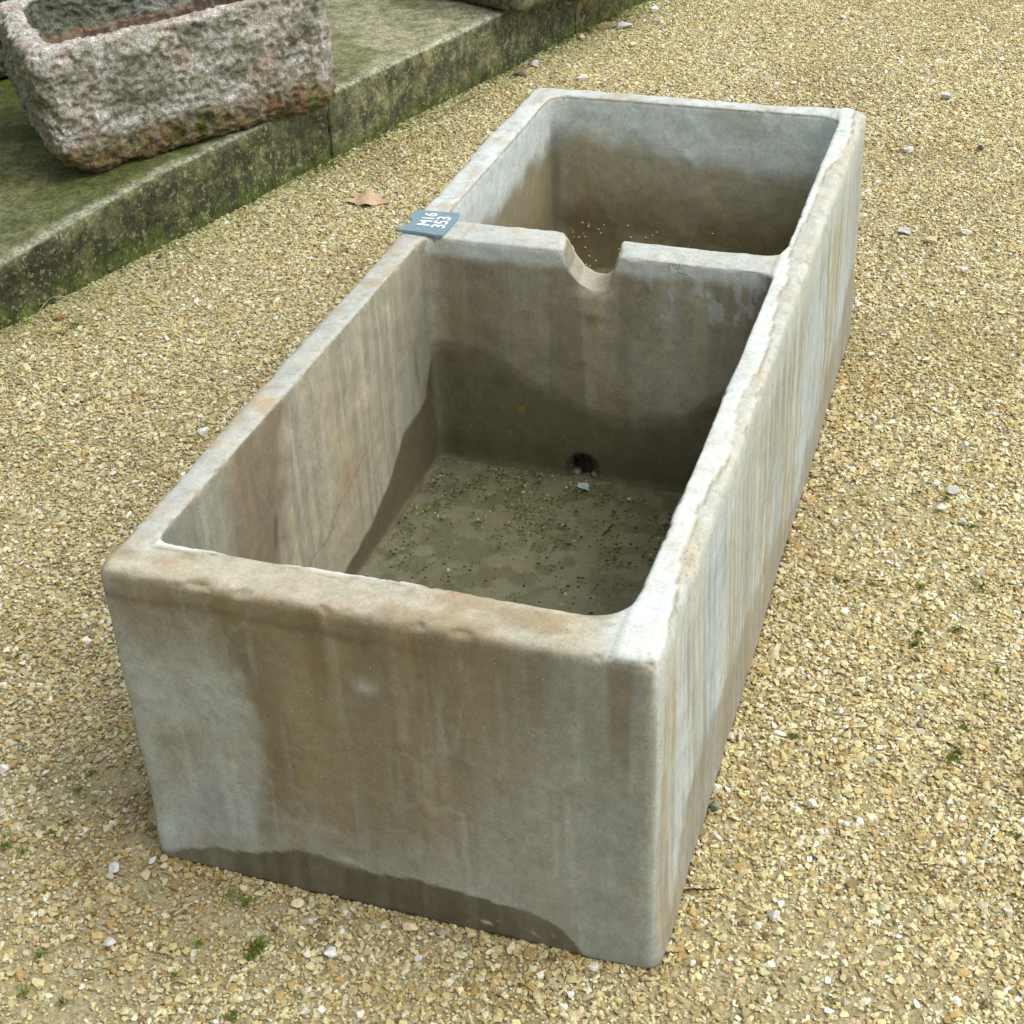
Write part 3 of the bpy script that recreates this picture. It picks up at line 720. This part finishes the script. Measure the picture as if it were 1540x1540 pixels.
pal = np.array([K(220, 208, 154), K(208, 188, 128), K(190, 160, 98), K(228, 218, 178), K(210, 184, 146), K(244, 240, 222), K(172, 152, 104), K(188, 182, 152), K(134, 114, 76)])
w0 = np.array([.24, .20, .13, .16, .07, .05, .07, .05, .03])
ci = rng.choice(len(pal), n, p=w0 / w0.sum())
tint = pal[ci] * rng.uniform(.82, 1.14, (n, 1)); tint = tint * .94 + tint.mean(axis=1, keepdims=True) * .06
tint *= (.86 + .16 * sstep(.3, 1.6, P[:, 0]) + .10 * sstep(2.0, 4.0, P[:, 1]))[:, None]
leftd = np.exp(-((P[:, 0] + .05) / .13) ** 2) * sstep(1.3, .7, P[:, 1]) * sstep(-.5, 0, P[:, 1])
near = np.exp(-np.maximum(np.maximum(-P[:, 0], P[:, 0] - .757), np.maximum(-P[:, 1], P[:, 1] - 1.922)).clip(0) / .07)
damp_shade = np.clip(near * .45 + leftd * .5 + sstep(.52, .66, fbm(P, (2.6, 2.6, 1), 4, 507)) * .35, 0, 1)  # damp patches, plus leftd: dirt and ground shadow painted left of the trough
tint = tint * (1 - .30 * damp_shade[:, None] * np.array([.75, 1.0, 1.35]))
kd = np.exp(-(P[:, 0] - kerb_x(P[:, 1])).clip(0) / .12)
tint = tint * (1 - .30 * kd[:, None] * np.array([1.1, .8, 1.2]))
tint = tint * np.array([.975, 1.0, .99])
me = bpy.data.meshes.new('gravel'); me.vertices.add(n); me.vertices.foreach_set('co', P.astype(np.float32).ravel())
def addattr(me, nm, ty, arr, key):
    a = me.attributes.new(nm, ty, 'POINT'); a.data.foreach_set(key, arr.ravel())
addattr(me, 'rot', 'FLOAT_VECTOR', rot.astype(np.float32), 'vector')
addattr(me, 'scl', 'FLOAT_VECTOR', sc.astype(np.float32), 'vector')
addattr(me, 'vid', 'INT', rng.integers(0, 12, n).astype(np.int32), 'value')
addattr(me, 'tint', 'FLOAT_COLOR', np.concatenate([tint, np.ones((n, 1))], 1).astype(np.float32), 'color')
gravel = bpy.data.objects.new('gravel', me); C.objects.link(gravel)
tag(gravel, 'pale yellow angular gravel chips covering the yard around the cement trough', 'gravel', kind='stuff')

def chip_mat():
    m = NM('limestone_chips'); a = m.n('ShaderNodeAttribute'); a.attribute_name = 'tint'; a.attribute_type = 'INSTANCER'
    n1 = m.noise(m.pos(), 320, 4, .7)
    col = m.mix(1.0, a.outputs['Color'], m.ramp(n1, [(.3, .75), (.5, 1.0), (.7, 1.2)]), 'MULTIPLY')
    return m.done(col)
CH = chip_mat()
def chips_nodes(name, mat, nvar=12, count=15):
    ng = bpy.data.node_groups.new(name, 'GeometryNodeTree')
    ng.interface.new_socket('Geometry', in_out='INPUT', socket_type='NodeSocketGeometry')
    ng.interface.new_socket('Geometry', in_out='OUTPUT', socket_type='NodeSocketGeometry')
    N = ng.nodes.new; L = ng.links.new
    gi = N('NodeGroupInput'); go = N('NodeGroupOutput'); jn = N('GeometryNodeGeometryToInstance')
    for k in range(nvar):
        pt = N('GeometryNodePoints'); pt.inputs['Count'].default_value = count
        rv = N('FunctionNodeRandomValue'); rv.data_type = 'FLOAT_VECTOR'
        rv.inputs[0].default_value = (-1, -1, -1); rv.inputs[1].default_value = (1, 1, 1); rv.inputs['Seed'].default_value = 11 + k * 7
        nv = N('ShaderNodeVectorMath'); nv.operation = 'NORMALIZE'; L(rv.outputs[0], nv.inputs[0])
        mv = N('ShaderNodeVectorMath'); mv.operation = 'ADD'; 
        s1 = N('ShaderNodeVectorMath'); s1.operation = 'SCALE'; s1.inputs['Scale'].default_value = .72; L(nv.outputs[0], s1.inputs[0])
        s2 = N('ShaderNodeVectorMath'); s2.operation = 'SCALE'; s2.inputs['Scale'].default_value = .38; L(rv.outputs[0], s2.inputs[0])
        L(s1.outputs[0], mv.inputs[0]); L(s2.outputs[0], mv.inputs[1]); L(mv.outputs[0], pt.inputs['Position'])
        ch = N('GeometryNodeConvexHull'); L(pt.outputs[0], ch.inputs[0])
        sm = N('GeometryNodeSetMaterial'); sm.inputs['Material'].default_value = mat; L(ch.outputs[0], sm.inputs[0])
        ss = N('GeometryNodeSetShadeSmooth'); ss.inputs['Shade Smooth'].default_value = False; L(sm.outputs[0], ss.inputs[0])
        L(ss.outputs[0], jn.inputs[0])
    ip = N('GeometryNodeInstanceOnPoints'); L(gi.outputs[0], ip.inputs['Points']); L(jn.outputs[0], ip.inputs['Instance'])
    ip.inputs['Pick Instance'].default_value = True
    def na(nm, ty):
        a = N('GeometryNodeInputNamedAttribute'); a.data_type = ty; a.inputs[0].default_value = nm; return a.outputs['Attribute']
    L(na('vid', 'INT'), ip.inputs['Instance Index'])
    er = N('FunctionNodeEulerToRotation'); L(na('rot', 'FLOAT_VECTOR'), er.inputs[0]); L(er.outputs[0], ip.inputs['Rotation'])
    L(na('scl', 'FLOAT_VECTOR'), ip.inputs['Scale']); L(ip.outputs[0], go.inputs[0])
    return ng
md = gravel.modifiers.new('chips', 'NODES'); md.node_group = chips_nodes('chips', CH)

# ------------------------------------------------------------------ larger loose stones
def pebble_mat(name, c):
    m = NM(name); p = m.pos()
    col = m.mix(1.0, tuple(c), m.ramp(m.noise(p, 120, 5, .7), [(.3, .78), (.5, 1.0), (.72, 1.12)]), 'MULTIPLY')
    return m.done(col, m.bump(m.noise(p, 260, 4, .7), .5, .002))
PM = {'white': pebble_mat('white_limestone', K(232, 230, 220)), 'cream': pebble_mat('cream_limestone', K(222, 206, 164)),
      'grey': pebble_mat('grey_limestone', K(204, 203, 196)), 'brown': pebble_mat('brown_stone', K(146, 128, 112)),
      'green': pebble_mat('green_stone', K(128, 134, 104)), 'dark': pebble_mat('dark_red_stone', K(96, 68, 62))}
def pebble(u, v, wpx, kind, label, flat=.55, asp=.72, ang=0.0, seed=0, zoff=0.0):
    q = at(u, v); dist = np.linalg.norm(q - np.array(CAM_LOC)); r = wpx / F * dist / 2
    rg = np.random.default_rng(seed * 31 + int(u) * 7 + int(v))
    bm = bmesh.new(); bmesh.ops.create_icosphere(bm, subdivisions=4, radius=1)
    A = np.array([vv.co[:] for vv in bm.verts])
    for _ in range(13):
        nn = rg.normal(size=3); nn /= np.linalg.norm(nn); d = rg.uniform(.42, .80); e = A @ nn - d
        A = A - np.maximum(e, 0)[:, None] * nn
    A = A / np.abs(A).max(axis=0)
    A = A * (1 + (fbm(A + seed, 2.2, 3, 7) - .5)[:, None] * .18)
    for vv, c in zip(bm.verts, A): vv.co = Vector(c) ; vv.co.x *= r; vv.co.y *= r * asp; vv.co.z *= r * flat
    me = bpy.data.meshes.new('pebble'); bm.to_mesh(me); bm.free(); me.materials.append(PM[kind])
    o = bpy.data.objects.new('pebble', me); C.objects.link(o)
    o.location = (q[0], q[1], r * flat * .55 + .004 + zoff); o.rotation_euler = (rg.normal(0, .12), rg.normal(0, .12), ang)
    tag(o, label, 'stone', 'larger loose stones on the gravel'); return o
PB = [
 (805, 101, 15, 'white', 'white stone against the kerb, just left of the trough back corner', .8, .8, 0),
 (785, 115, 26, 'brown', 'flat brownish grey stone at the foot of the kerb below a white one', .45, .7, .1),
 (877, 121, 15, 'white', 'small white stone just behind the rear rim of the cement trough', .8, .8, .3),
 (914, 43, 30, 'cream', 'large flat cream stone near the kerb, left one of a touching pair', .4, .7, .2),
 (938, 43, 26, 'grey', 'large flat greyish stone near the kerb, right one of a touching pair', .45, .7, .5),
 (985, 19, 15, 'white', 'white stone at the top of the yard, upper of two in line', .8, .7, 1.),
 (987, 34, 14, 'grey', 'pale grey stone at the top of the yard, lower of two in line', .7, .8, .4),
 (951, 71, 15, 'cream', 'cream stone in the open gravel below the touching flat pair', .6, .8, .8),
 (995, 74, 13, 'cream', 'small cream stone right of the cream one below the flat pair', .6, .7, 1.6),
 (875, 60, 12, 'cream', 'rounded cream stone at the foot of the vertical kerb joint', .8, .8, 1.2),
 (1424, 150, 20, 'grey', 'grey stone lying alone in the far right gravel', .6, .75, .5),
 (1366, 230, 17, 'white', 'white stone right of the far trough corner', .55, .7, .1),
 (1362, 353, 24, 'white', 'broad white stone right of the trough, first of a row of three', .55, .7, -.3),
 (1402, 366, 26, 'cream', 'long thin cream stone, middle of a row of three right of the trough', .4, .45, -.1),
 (1452, 354, 18, 'white', 'white stone near the right side, last of a row of three', .5, .7, .2),
 (1451, 411, 13, 'white', 'small white stone below the row of three on the right', .8, .9, .9),
 (1267, 29, 11, 'white', 'tiny white stone near the top edge above the trough corner', .6, .8, .2),
 (1250, 119, 13, 'cream', 'small cream stone just above the rear rim of the trough', .6, .8, .7),
 (1474, 226, 11, 'dark', 'small dark reddish stone in the far right gravel', .8, .8, .2),
 (1340, 638, 13, 'white', 'small white chip midway along the right of the trough', .5, .6, .5),
 (1493, 627, 15, 'grey', 'pale stone near the right edge halfway up', .5, .7, .4),
 (1432, 741, 21, 'grey', 'round pale grey stone, top of a trio beside the bare patch', .6, .8, .1),
 (1416, 767, 22, 'grey', 'grey stone with a slanted top, middle of a trio by the bare patch', .45, .6, .9),
 (1449, 790, 15, 'grey', 'smallest grey stone, lowest of a trio by the bare patch', .6, .7, 2.6),
 (1275, 1108, 17, 'cream', 'cream stone alone in the gravel right of the trough front', .6, .8, .8),
 (1219, 1213, 24, 'white', 'broken white stone right of the trough front edge', .5, .55, -.6),
 (1272, 1243, 11, 'white', 'small round white pebble near the broken white stone', .8, .9, .1),
 (1166, 1382, 21, 'grey', 'smooth grey stone right of the near trough corner', .6, .85, 1.2),
 (499, 1436, 22, 'white', 'pointed white stone in front of the trough with a dark hollow behind', .4, .9, .9),
 (617, 1400, 27, 'cream', 'largest cream stone close under the trough front', .55, .6, .2),
 (631, 1447, 15, 'grey', 'pale stone below the largest cream one', .7, .8, .3),
 (769, 1431, 26, 'cream', 'upright oval cream stone leaning by the trough front', .55, .55, 1.5),
 (449, 1364, 18, 'cream', 'rounded cream stone touching the trough front near the moss', .7, .85, .3),
 (172, 1307, 26, 'grey', 'flat angular light grey stone left of the trough foot', .35, .65, -.6),
 (230, 1298, 15, 'grey', 'small angular grey stone next to the trough foot', .5, .85, 1.1),
 (165, 1423, 22, 'grey', 'bluish grey stone in the lower left gravel', .5, .8, .3),
 (10, 1160, 19, 'white', 'white stone at the left edge beside the trough', .6, .7, .5),
 (236, 1531, 22, 'cream', 'long cream stone on the bottom edge at the left', .45, .5, .9),
 (308, 655, 19, 'white', 'white stone peeping out beside the left rim of the trough', .8, .9, .2),
 (1074, 1219, 20, 'green', 'greenish round stone tucked against the right side of the trough', .9, .9, .2),
 (1040, 1452, 12, 'white', 'small white stone by the near right trough corner', .6, .8, .9),
 (858, 1500, 14, 'white', 'white stone near the bottom edge, right of centre', .6, .8, 1.9),
 (483, 1524, 12, 'white', 'small white pebble near the bottom edge, left of centre', .7, .9, 1.1),
]
for i, (u, v, w_, k, lb, fl_, asp, an) in enumerate(PB): pebble(u, v, w_, k, lb, fl_, asp, an, i)

# ------------------------------------------------------------------ moss and small plants (uncountable)
def plain(name, c, rough=.8, var=(.7, 1.25), sc_=60):
    m = NM(name); p = m.pos()
    m.b.inputs['Roughness'].default_value = rough
    return m.done(m.mix(1.0, tuple(c), m.ramp(m.noise(p, sc_, 4, .7), [(.3, var[0]), (.7, var[1])]), 'MULTIPLY'))
Vm, Fm = [], []
def tuft(cx, cy_, r, nb, hh, z0=.003):
    hh *= .62; r *= 1.25
    for _ in range(int(nb * .42)):
        a = rng.uniform(0, 2 * math.pi); d = r * abs(rng.normal(0, .7)) * (1 + .5 * math.sin(a * 2 + cx * 90)); x = cx + d * math.cos(a); y = cy_ + d * math.sin(a)
        b_ = rng.uniform(0, 2 * math.pi); w = rng.uniform(.0010, .0022); h = hh * rng.uniform(.5, 1.2) * max(.3, 1 - .4 * d / r); t = rng.normal(0, .6, 2) * h
        i0 = len(Vm); dx, dy = math.cos(b_) * w, math.sin(b_) * w
        Vm.extend([(x - dx, y - dy, z0), (x + dx, y + dy, z0), (x + t[0] * .5 + dx * .9, y + t[1] * .5 + dy * .9, z0 + h * .7), (x + t[0] - dx * .3, y + t[1] - dy * .3, z0 + h)])
        Fm.append((i0, i0 + 1, i0 + 2, i0 + 3))
for (u, v, rp, nb) in ((388, 1425, 16, 420), (380, 1440, 12, 260), (300, 1420, 12, 110), (372, 1360, 12, 170), (345, 1350, 12, 140), (118, 1192, 12, 150), (138, 1165, 9, 90), (8, 1275, 10, 120), (35, 1283, 8, 80), (85, 1255, 12, 100),
        (60, 1440, 14, 100), (40, 1495, 12, 120), (95, 1510, 10, 90), (350, 1528, 16, 150), (262, 1470, 10, 60), (1376, 972, 13, 260), (1380, 955, 8, 100), (1385, 935, 9, 60), (1440, 950, 9, 90), (1385, 885, 9, 90),
        (1422, 752, 7, 60), (1462, 795, 10, 110), (1380, 742, 8, 60), (1450, 1098, 10, 110), (1440, 1135, 12, 150), (1430, 1142, 9, 110), (1193, 1110, 8, 100), (1475, 885, 8, 80), (1262, 877, 8, 60), (1310, 880, 8, 50),
        (1505, 345, 8, 40), (1485, 390, 7, 40), (1530, 1260, 8, 60), (1540, 1170, 8, 90), (135, 605, 14, 70), (200, 590, 10, 40), (385, 730, 9, 40), (395, 745, 8, 40), (165, 900, 10, 50), (28, 950, 14, 90), (25, 990, 9, 60), (150, 985, 9, 50),
        (520, 380, 12, 90), (590, 250, 9, 60), (115, 490, 20, 200), (90, 505, 18, 140), (500, 250, 14, 260), (60, 1345, 12, 60), (150, 1100, 8, 50), (100, 1240, 10, 80), (1500, 1010, 8, 60), (1480, 1050, 8, 50)):
    q = at(u, v); dist = np.linalg.norm(q - np.array(CAM_LOC)); tuft(q[0], q[1], rp / F * dist, nb, .009)
for k in range(300):                           # strip of moss along the foot of the kerb
    y = rng.uniform(1.2, 4.9); x = float(kerb_x(y)) + abs(rng.normal(0, .012)) + .004
    g = fbm(np.array([[x, y, 0.]]), (3, 3, 1), 3, 601)[0]
    if g > .47: tuft(x, y, .022, 26, .011)
for k in range(150):
    x = rng.uniform(-1.2, 1.4); y = rng.uniform(-.4, 3.2)
    if x < kerb_x(y) or (-.02 < x < .78 and -.02 < y < 1.95): continue
    if fbm(np.array([[x, y, 0.]]), (2.2, 2.2, 1), 3, 602)[0] > .5: tuft(x, y, rng.uniform(.003, .009), int(rng.uniform(8, 36)), .006)
moss = mesh_np('moss', np.array(Vm), np.array(Fm), None, plain('green_moss', K(104, 122, 40), .8, (.6, 1.4), 90))
tag(moss, 'small bright green moss tufts growing between the gravel chips', 'moss', kind='stuff')

# flecks of algae and dirt on the wet basin floor
Va, Fa, Ca = [], [], []
for k in range(17000):
    x = rng.uniform(.06, .685); y = rng.uniform(.08, 1.062)
    dens = math.exp(-(max(0, (1.05 - y)) / .30) ** 2) * (1.15 - x * 1.1) + .06 + .25 * math.exp(-((x - .42) ** 2 + (y - .86) ** 2) / .012)
    cl = fbm(np.array([[x, y, 0.]]), (26, 26, 1), 3, 611)[0]
    if rng.random() > dens * 1.3 * max(.05, min(1, (cl - .40) / .16)) * .62: continue
    s = abs(rng.normal(0, .0019)) + .0010; a = rng.uniform(0, 6.28); z = .0675
    c_, s_ = math.cos(a) * s, math.sin(a) * s * .8
    h_ = rng.uniform(.0006, .003); i0 = len(Va)
    Va += [(x - c_, y - s_, z), (x + s_, y - c_, z), (x + c_, y + s_, z), (x - s_, y + c_, z), (x, y, z + h_)]
    Fa += [(i0, i0+1, i0+4, i0+4), (i0+1, i0+2, i0+4, i0+4), (i0+2, i0+3, i0+4, i0+4), (i0+3, i0, i0+4, i0+4)]
    cc = [K(52, 50, 34), K(110, 118, 52), K(132, 134, 78), K(84, 92, 36), K(170, 166, 130)][rng.choice(5, p=[.34, .24, .14, .22, .06])]
    Ca += [cc] * 5
Va = np.array(Va); Tri = np.array(Fa)[:, :3]
am = NM('algae_flecks'); a_ = am.n('ShaderNodeVertexColor'); a_.layer_name = 'col'; am.b.inputs['Roughness'].default_value = .6; am.done(a_.outputs[0])
alg = mesh_np('algae', Va, Tri, np.array(Ca), am.m, smooth=False)
tag(alg, 'green and black flecks of algae and dirt on the wet floor of the front basin', 'algae', kind='stuff')

# grit lying in the rear basin
Vg, Fg = [], []
ico = bmesh.new(); bmesh.ops.create_icosphere(ico, subdivisions=1, radius=1); iv = np.array([v_.co[:] for v_ in ico.verts]); ifc = np.array([[q.index for q in f.verts] for f in ico.faces]); ico.free()
k = 0
while k < 110:
    x = rng.uniform(.09, .62); y = 1.86 - abs(rng.normal(0, .05)); 
    if x > .45 and rng.random() < .7: continue
    z = rng.uniform(.115, .25)
    # drop the grain onto the concave back wall/floor fillet
    yy = y; 
    for _ in range(60):
        if trough_sdf(np.array([x]), np.array([yy]), np.array([z]))[0] < .0006: break
        yy += .004
    s = rng.uniform(.0012, .0032); i0 = len(Vg) * 12
    Vg.append(iv * s * np.array([1, .8, .7]) + np.array([x, yy - .002, z])); Fg.append(ifc + i0); k += 1
grit = mesh_np('grit', np.concatenate(Vg), np.concatenate(Fg), None, PM['white'], smooth=False)
tag(grit, 'white specks of grit scattered in the dark rear basin', 'grit', kind='stuff')

# ------------------------------------------------------------------ slate number tag
TZt = H + .0075
tagroot = bpy.data.objects.new('number_tag', None); C.objects.link(tagroot)
tag(tagroot, 'small slate tag with white painted numbers lying on the left rim of the cement trough', 'tag')
outl = [at(u, v, TZt)[:2] for u, v in ((594, 344), (606, 339), (612, 337), (619, 331), (616, 326), (619, 320), (626, 315), (650, 317), (691, 320), (688, 327), (665, 353), (655, 353), (640, 350), (620, 347))]
b = bmesh.new(); top = [b.verts.new((x, y, TZt)) for x, y in outl]; bot = [b.verts.new((x * .998 + .0001, y * .9995, TZt - .0055)) for x, y in outl]
b.faces.new(top); b.faces.new(bot[::-1])
for k in range(len(outl)): b.faces.new((top[k], bot[k], bot[(k+1) % len(outl)], top[(k+1) % len(outl)]))
bmesh.ops.recalc_face_normals(b, faces=b.faces)
bmesh.ops.bevel(b, geom=[e for e in b.edges if all(abs(v_.co.z - TZt) < 1e-6 for v_ in e.verts)], offset=.0008, segments=1, affect='EDGES')
ms = bpy.data.meshes.new('slate_plate'); b.to_mesh(ms); b.free()
sm_ = NM('slate'); sm_.b.inputs['Roughness'].default_value = .55
sm_.done(sm_.mix(sm_.noise(sm_.pos(), 70, 5, .7), K(98, 122, 134), K(136, 160, 170)), sm_.bump(sm_.noise(sm_.pos(), 130, 5), .5, .001)); ms.materials.append(sm_.m)
so = bpy.data.objects.new('slate_plate', ms); C.objects.link(so); so.parent = tagroot
wp = plain('white_paint', K(240, 242, 240), .5, (.94, 1.05))
def text(s, org, size, par):
    cu = bpy.data.curves.new('txt', 'FONT'); cu.body = s; cu.size = size; cu.extrude = .0003; cu.offset = 0; cu.space_character = .98
    t = bpy.data.objects.new('tmp', cu); C.objects.link(t)
    bpy.context.view_layer.update()
    me = bpy.data.meshes.new_from_object(t.evaluated_get(bpy.context.evaluated_depsgraph_get()))
    bpy.data.objects.remove(t); me.materials.clear(); me.materials.append(wp)
    bt = bmesh.new(); 
    for q_, (sx, sy) in enumerate(((0, 0), (.0007, 0), (-.0007, .0), (0, .0007), (0, -.0007))):   # brush-thick strokes
        m2 = me.copy(); m2.transform(Matrix.Translation((sx, sy, q_ * .00012))); bt.from_mesh(m2); bpy.data.meshes.remove(m2)
    bt.to_mesh(me); bt.free()
    o = bpy.data.objects.new('painted_number', me); C.objects.link(o); o.parent = par
    o.location = org; o.rotation_euler = (0, 0, R(93)); return o
t1 = text('M16', (.0480, 1.0990, TZt + .0005), .034, tagroot); t1['label'] = 'white painted row reading M16'
t2 = text('353', (.0790, 1.0940, TZt + .0005), .037, tagroot); t2['label'] = 'white painted row reading 353'

# ------------------------------------------------------------------ leaves, twigs, stalks
def leaf_obj(name, pos, size, rotz, label, c, lobes, fold, seed):
    nR, nA = 14, 120; vs_, fs_ = [], []
    rg = np.random.default_rng(seed)
    def rad(a):
        best = .56
        for (la, ll, lw) in lobes:
            d = abs((a - la + math.pi) % (2 * math.pi) - math.pi)
            best = max(best, ll * max(0, 1 - d / lw) ** .8)
        tooth = .05 * abs(((a * 17 / math.pi) % 1) - .5) * 2
        return best * (1 + tooth - .025)
    for i in range(nR + 1):
        for j in range(nA):
            a = 2 * math.pi * j / nA; r = rad(a) * i / nR; x, y = r * math.cos(a), r * math.sin(a)
            z = fold(x, y)
            vs_.append((x * size, y * size, z * size))
    for i in range(nR):
        for j in range(nA):
            k2 = (j + 1) % nA; fs_.append((i * nA + j, i * nA + k2, (i + 1) * nA + k2, (i + 1) * nA + j))
    V = np.array(vs_)
    V[:, 2] += (fbm(V / size + seed, 4, 3, 5) - .5) * size * .10
    m = NM(name + '_skin'); tc = m.n('ShaderNodeTexCoord')
    s = m.n('ShaderNodeSeparateXYZ'); m.l(tc.outputs['Object'], s.inputs[0])
    an = m.math('ARCTAN2', s.outputs['Y'], s.outputs['X']); vein = None
    for (la, ll, lw) in lobes:
        d = m.math('ABSOLUTE', m.math('SUBTRACT', an, ((la + math.pi) % (2 * math.pi)) - math.pi)); rr = m.n('ShaderNodeVectorMath', operation='LENGTH'); m.l(tc.outputs['Object'], rr.inputs[0])
        w = m.ramp(m.math('MULTIPLY', d, rr.outputs['Value']), [(.0, 1.0), (size * .016, 0.0)])
        vein = w if vein is None else m.math('MAXIMUM', vein, w)
    base = m.mix(m.noise(tc.outputs['Object'], 3.0 / size, 5, .6), tuple(c), tuple(np.array(c) * np.array([.78, .70, .62])))
    col = m.mix(m.math('MULTIPLY', vein, .5), base, tuple(np.array(c) * .5)); m.done(col)
    o = mesh_np(name, V, np.array(fs_), None, m.m); o.location = pos; o.rotation_euler = (0, 0, rotz)
    sol = o.modifiers.new('thickness', 'SOLIDIFY'); sol.thickness = .0006
    tag(o, label, 'leaf'); return o
q = (at(553, 305) )
PL = [(R(80), .8, .5), (R(140), .95, .55), (R(32), .95, .55), (R(188), 1.0, .5), (R(-14), 1.0, .5)]
leaf_obj('dry_leaf', (q[0], q[1], .015), .072, R(17), 'curled light brown plane tree leaf lying on the gravel left of the trough', K(200, 176, 146), PL,
         lambda x, y: .22 * math.exp(-(x * x) / .10) - .10 + .16 * abs(x) ** 2 * (1 if x < 0 else .6) - .25 * max(0, -y) + .12 * max(0, y) ** 2 * 0, 3)
q = at(91, 482)
leaf_obj('dry_leaf', (q[0], q[1], .010), .017, R(40), 'tiny orange brown leaf at the foot of the mossy kerb', K(176, 118, 48), [(R(0), 1, .7), (R(180), .8, .8)],
         lambda x, y: .5 * y * y + .2 * x * x, 8)
q = at(877, 733, .068)
leaf_obj('pale_leaf', (q[0], q[1], .071), .020, R(-38), 'pale bluish leaf fragment floating below the drain hole', K(176, 200, 196), [(R(0), 1, .6), (R(180), .9, .55)],
         lambda x, y: .25 * y * y, 12)

def stalk(name, pts, r0, r1, c, label, cat, rough=.7):
    P_ = [Vector(p) for p in pts]; n = len(P_); S = 7; vs_, fs_ = [], []
    # Catmull-Rom
    Q = []
    for i in range(n - 1):
        a, b_, c_, d = P_[max(i-1, 0)], P_[i], P_[i+1], P_[min(i+2, n-1)]
        for t in np.linspace(0, 1, 8, endpoint=(i == n - 2)):
            Q.append(.5 * ((2*b_) + (c_-a)*t + (2*a-5*b_+4*c_-d)*t*t + (3*b_-a-3*c_+d)*t**3))
    for i, p_ in enumerate(Q):
        tg = (Q[min(i+1, len(Q)-1)] - Q[max(i-1, 0)]).normalized(); u_ = tg.orthogonal().normalized(); w_ = tg.cross(u_)
        r = (r0 + (r1 - r0) * i / (len(Q) - 1)) * (1 + .25 * math.sin(i * 1.7))
        for k in range(S):
            a = 2 * math.pi * k / S; vs_.append(p_ + u_ * r * math.cos(a) + w_ * r * math.sin(a))
    for i in range(len(Q) - 1):
        for k in range(S): fs_.append((i*S+k, i*S+(k+1) % S, (i+1)*S+(k+1) % S, (i+1)*S+k))
    me = bpy.data.meshes.new(name); me.from_pydata([tuple(v_) for v_ in vs_], [], fs_ + [tuple(range(S))[::-1], tuple(range((len(Q)-1)*S, len(Q)*S))]); me.update()
    for p_ in me.polygons: p_.use_smooth = True
    me.materials.append(plain(name + '_bark', c, rough))
    o = bpy.data.objects.new(name, me); C.objects.link(o); tag(o, label, cat); return o
def G(u, v, z): q = at(u, v, z); return (q[0], q[1], z)
stalk('dry_stalk', [G(58, 470, .03), G(74, 450, .055), G(90, 446, .06), G(106, 449, .055), G(123, 460, .035), G(141, 477, .007)], .0012, .0009, K(170, 166, 130), 'thin pale dry stalk arching out from the foot of the kerb', 'stalk')
stalk('root', [G(640, 186, .005), G(647, 181, .01), G(662, 175, .012), G(683, 158, .012), G(697, 151, .012), G(716, 143, .01)], .0022, .003, K(124, 124, 96), 'grey green root creeping along the foot of the kerb', 'root')
stalk('twig', [G(690, 97, .11), G(699, 104, .10), G(706, 113, .075), G(711, 122, .05), G(722, 133, .02)], .0014, .0022, K(112, 66, 38), 'thin reddish brown twig leaning on the middle kerb stone', 'twig')
stalk('twig', [G(1026, 1340, .008), G(1044, 1337, .009), G(1060, 1338, .008), G(1082, 1336, .010)], .0018, .0010, K(58, 40, 32), 'short dark twig sticking out beside the near right trough corner', 'twig')
stalk('twig', [G(262, 1375, .008), G(276, 1366, .010), G(288, 1358, .009)], .0011, .0009, K(200, 186, 140), 'short straw coloured twig left of the trough foot', 'twig')
stalk('twig', [G(342, 560, .008), G(360, 554, .010), G(378, 551, .009)], .0010, .0012, K(150, 140, 112), 'pale grey twig on the gravel left of the trough', 'twig')
stalk('twig', [G(906, 805, .072), G(914, 798, .076), G(921, 789, .074), G(925, 792, .073)], .0016, .0010, K(44, 38, 28), 'bent dark twig on the floor of the front basin', 'twig')
print('done')
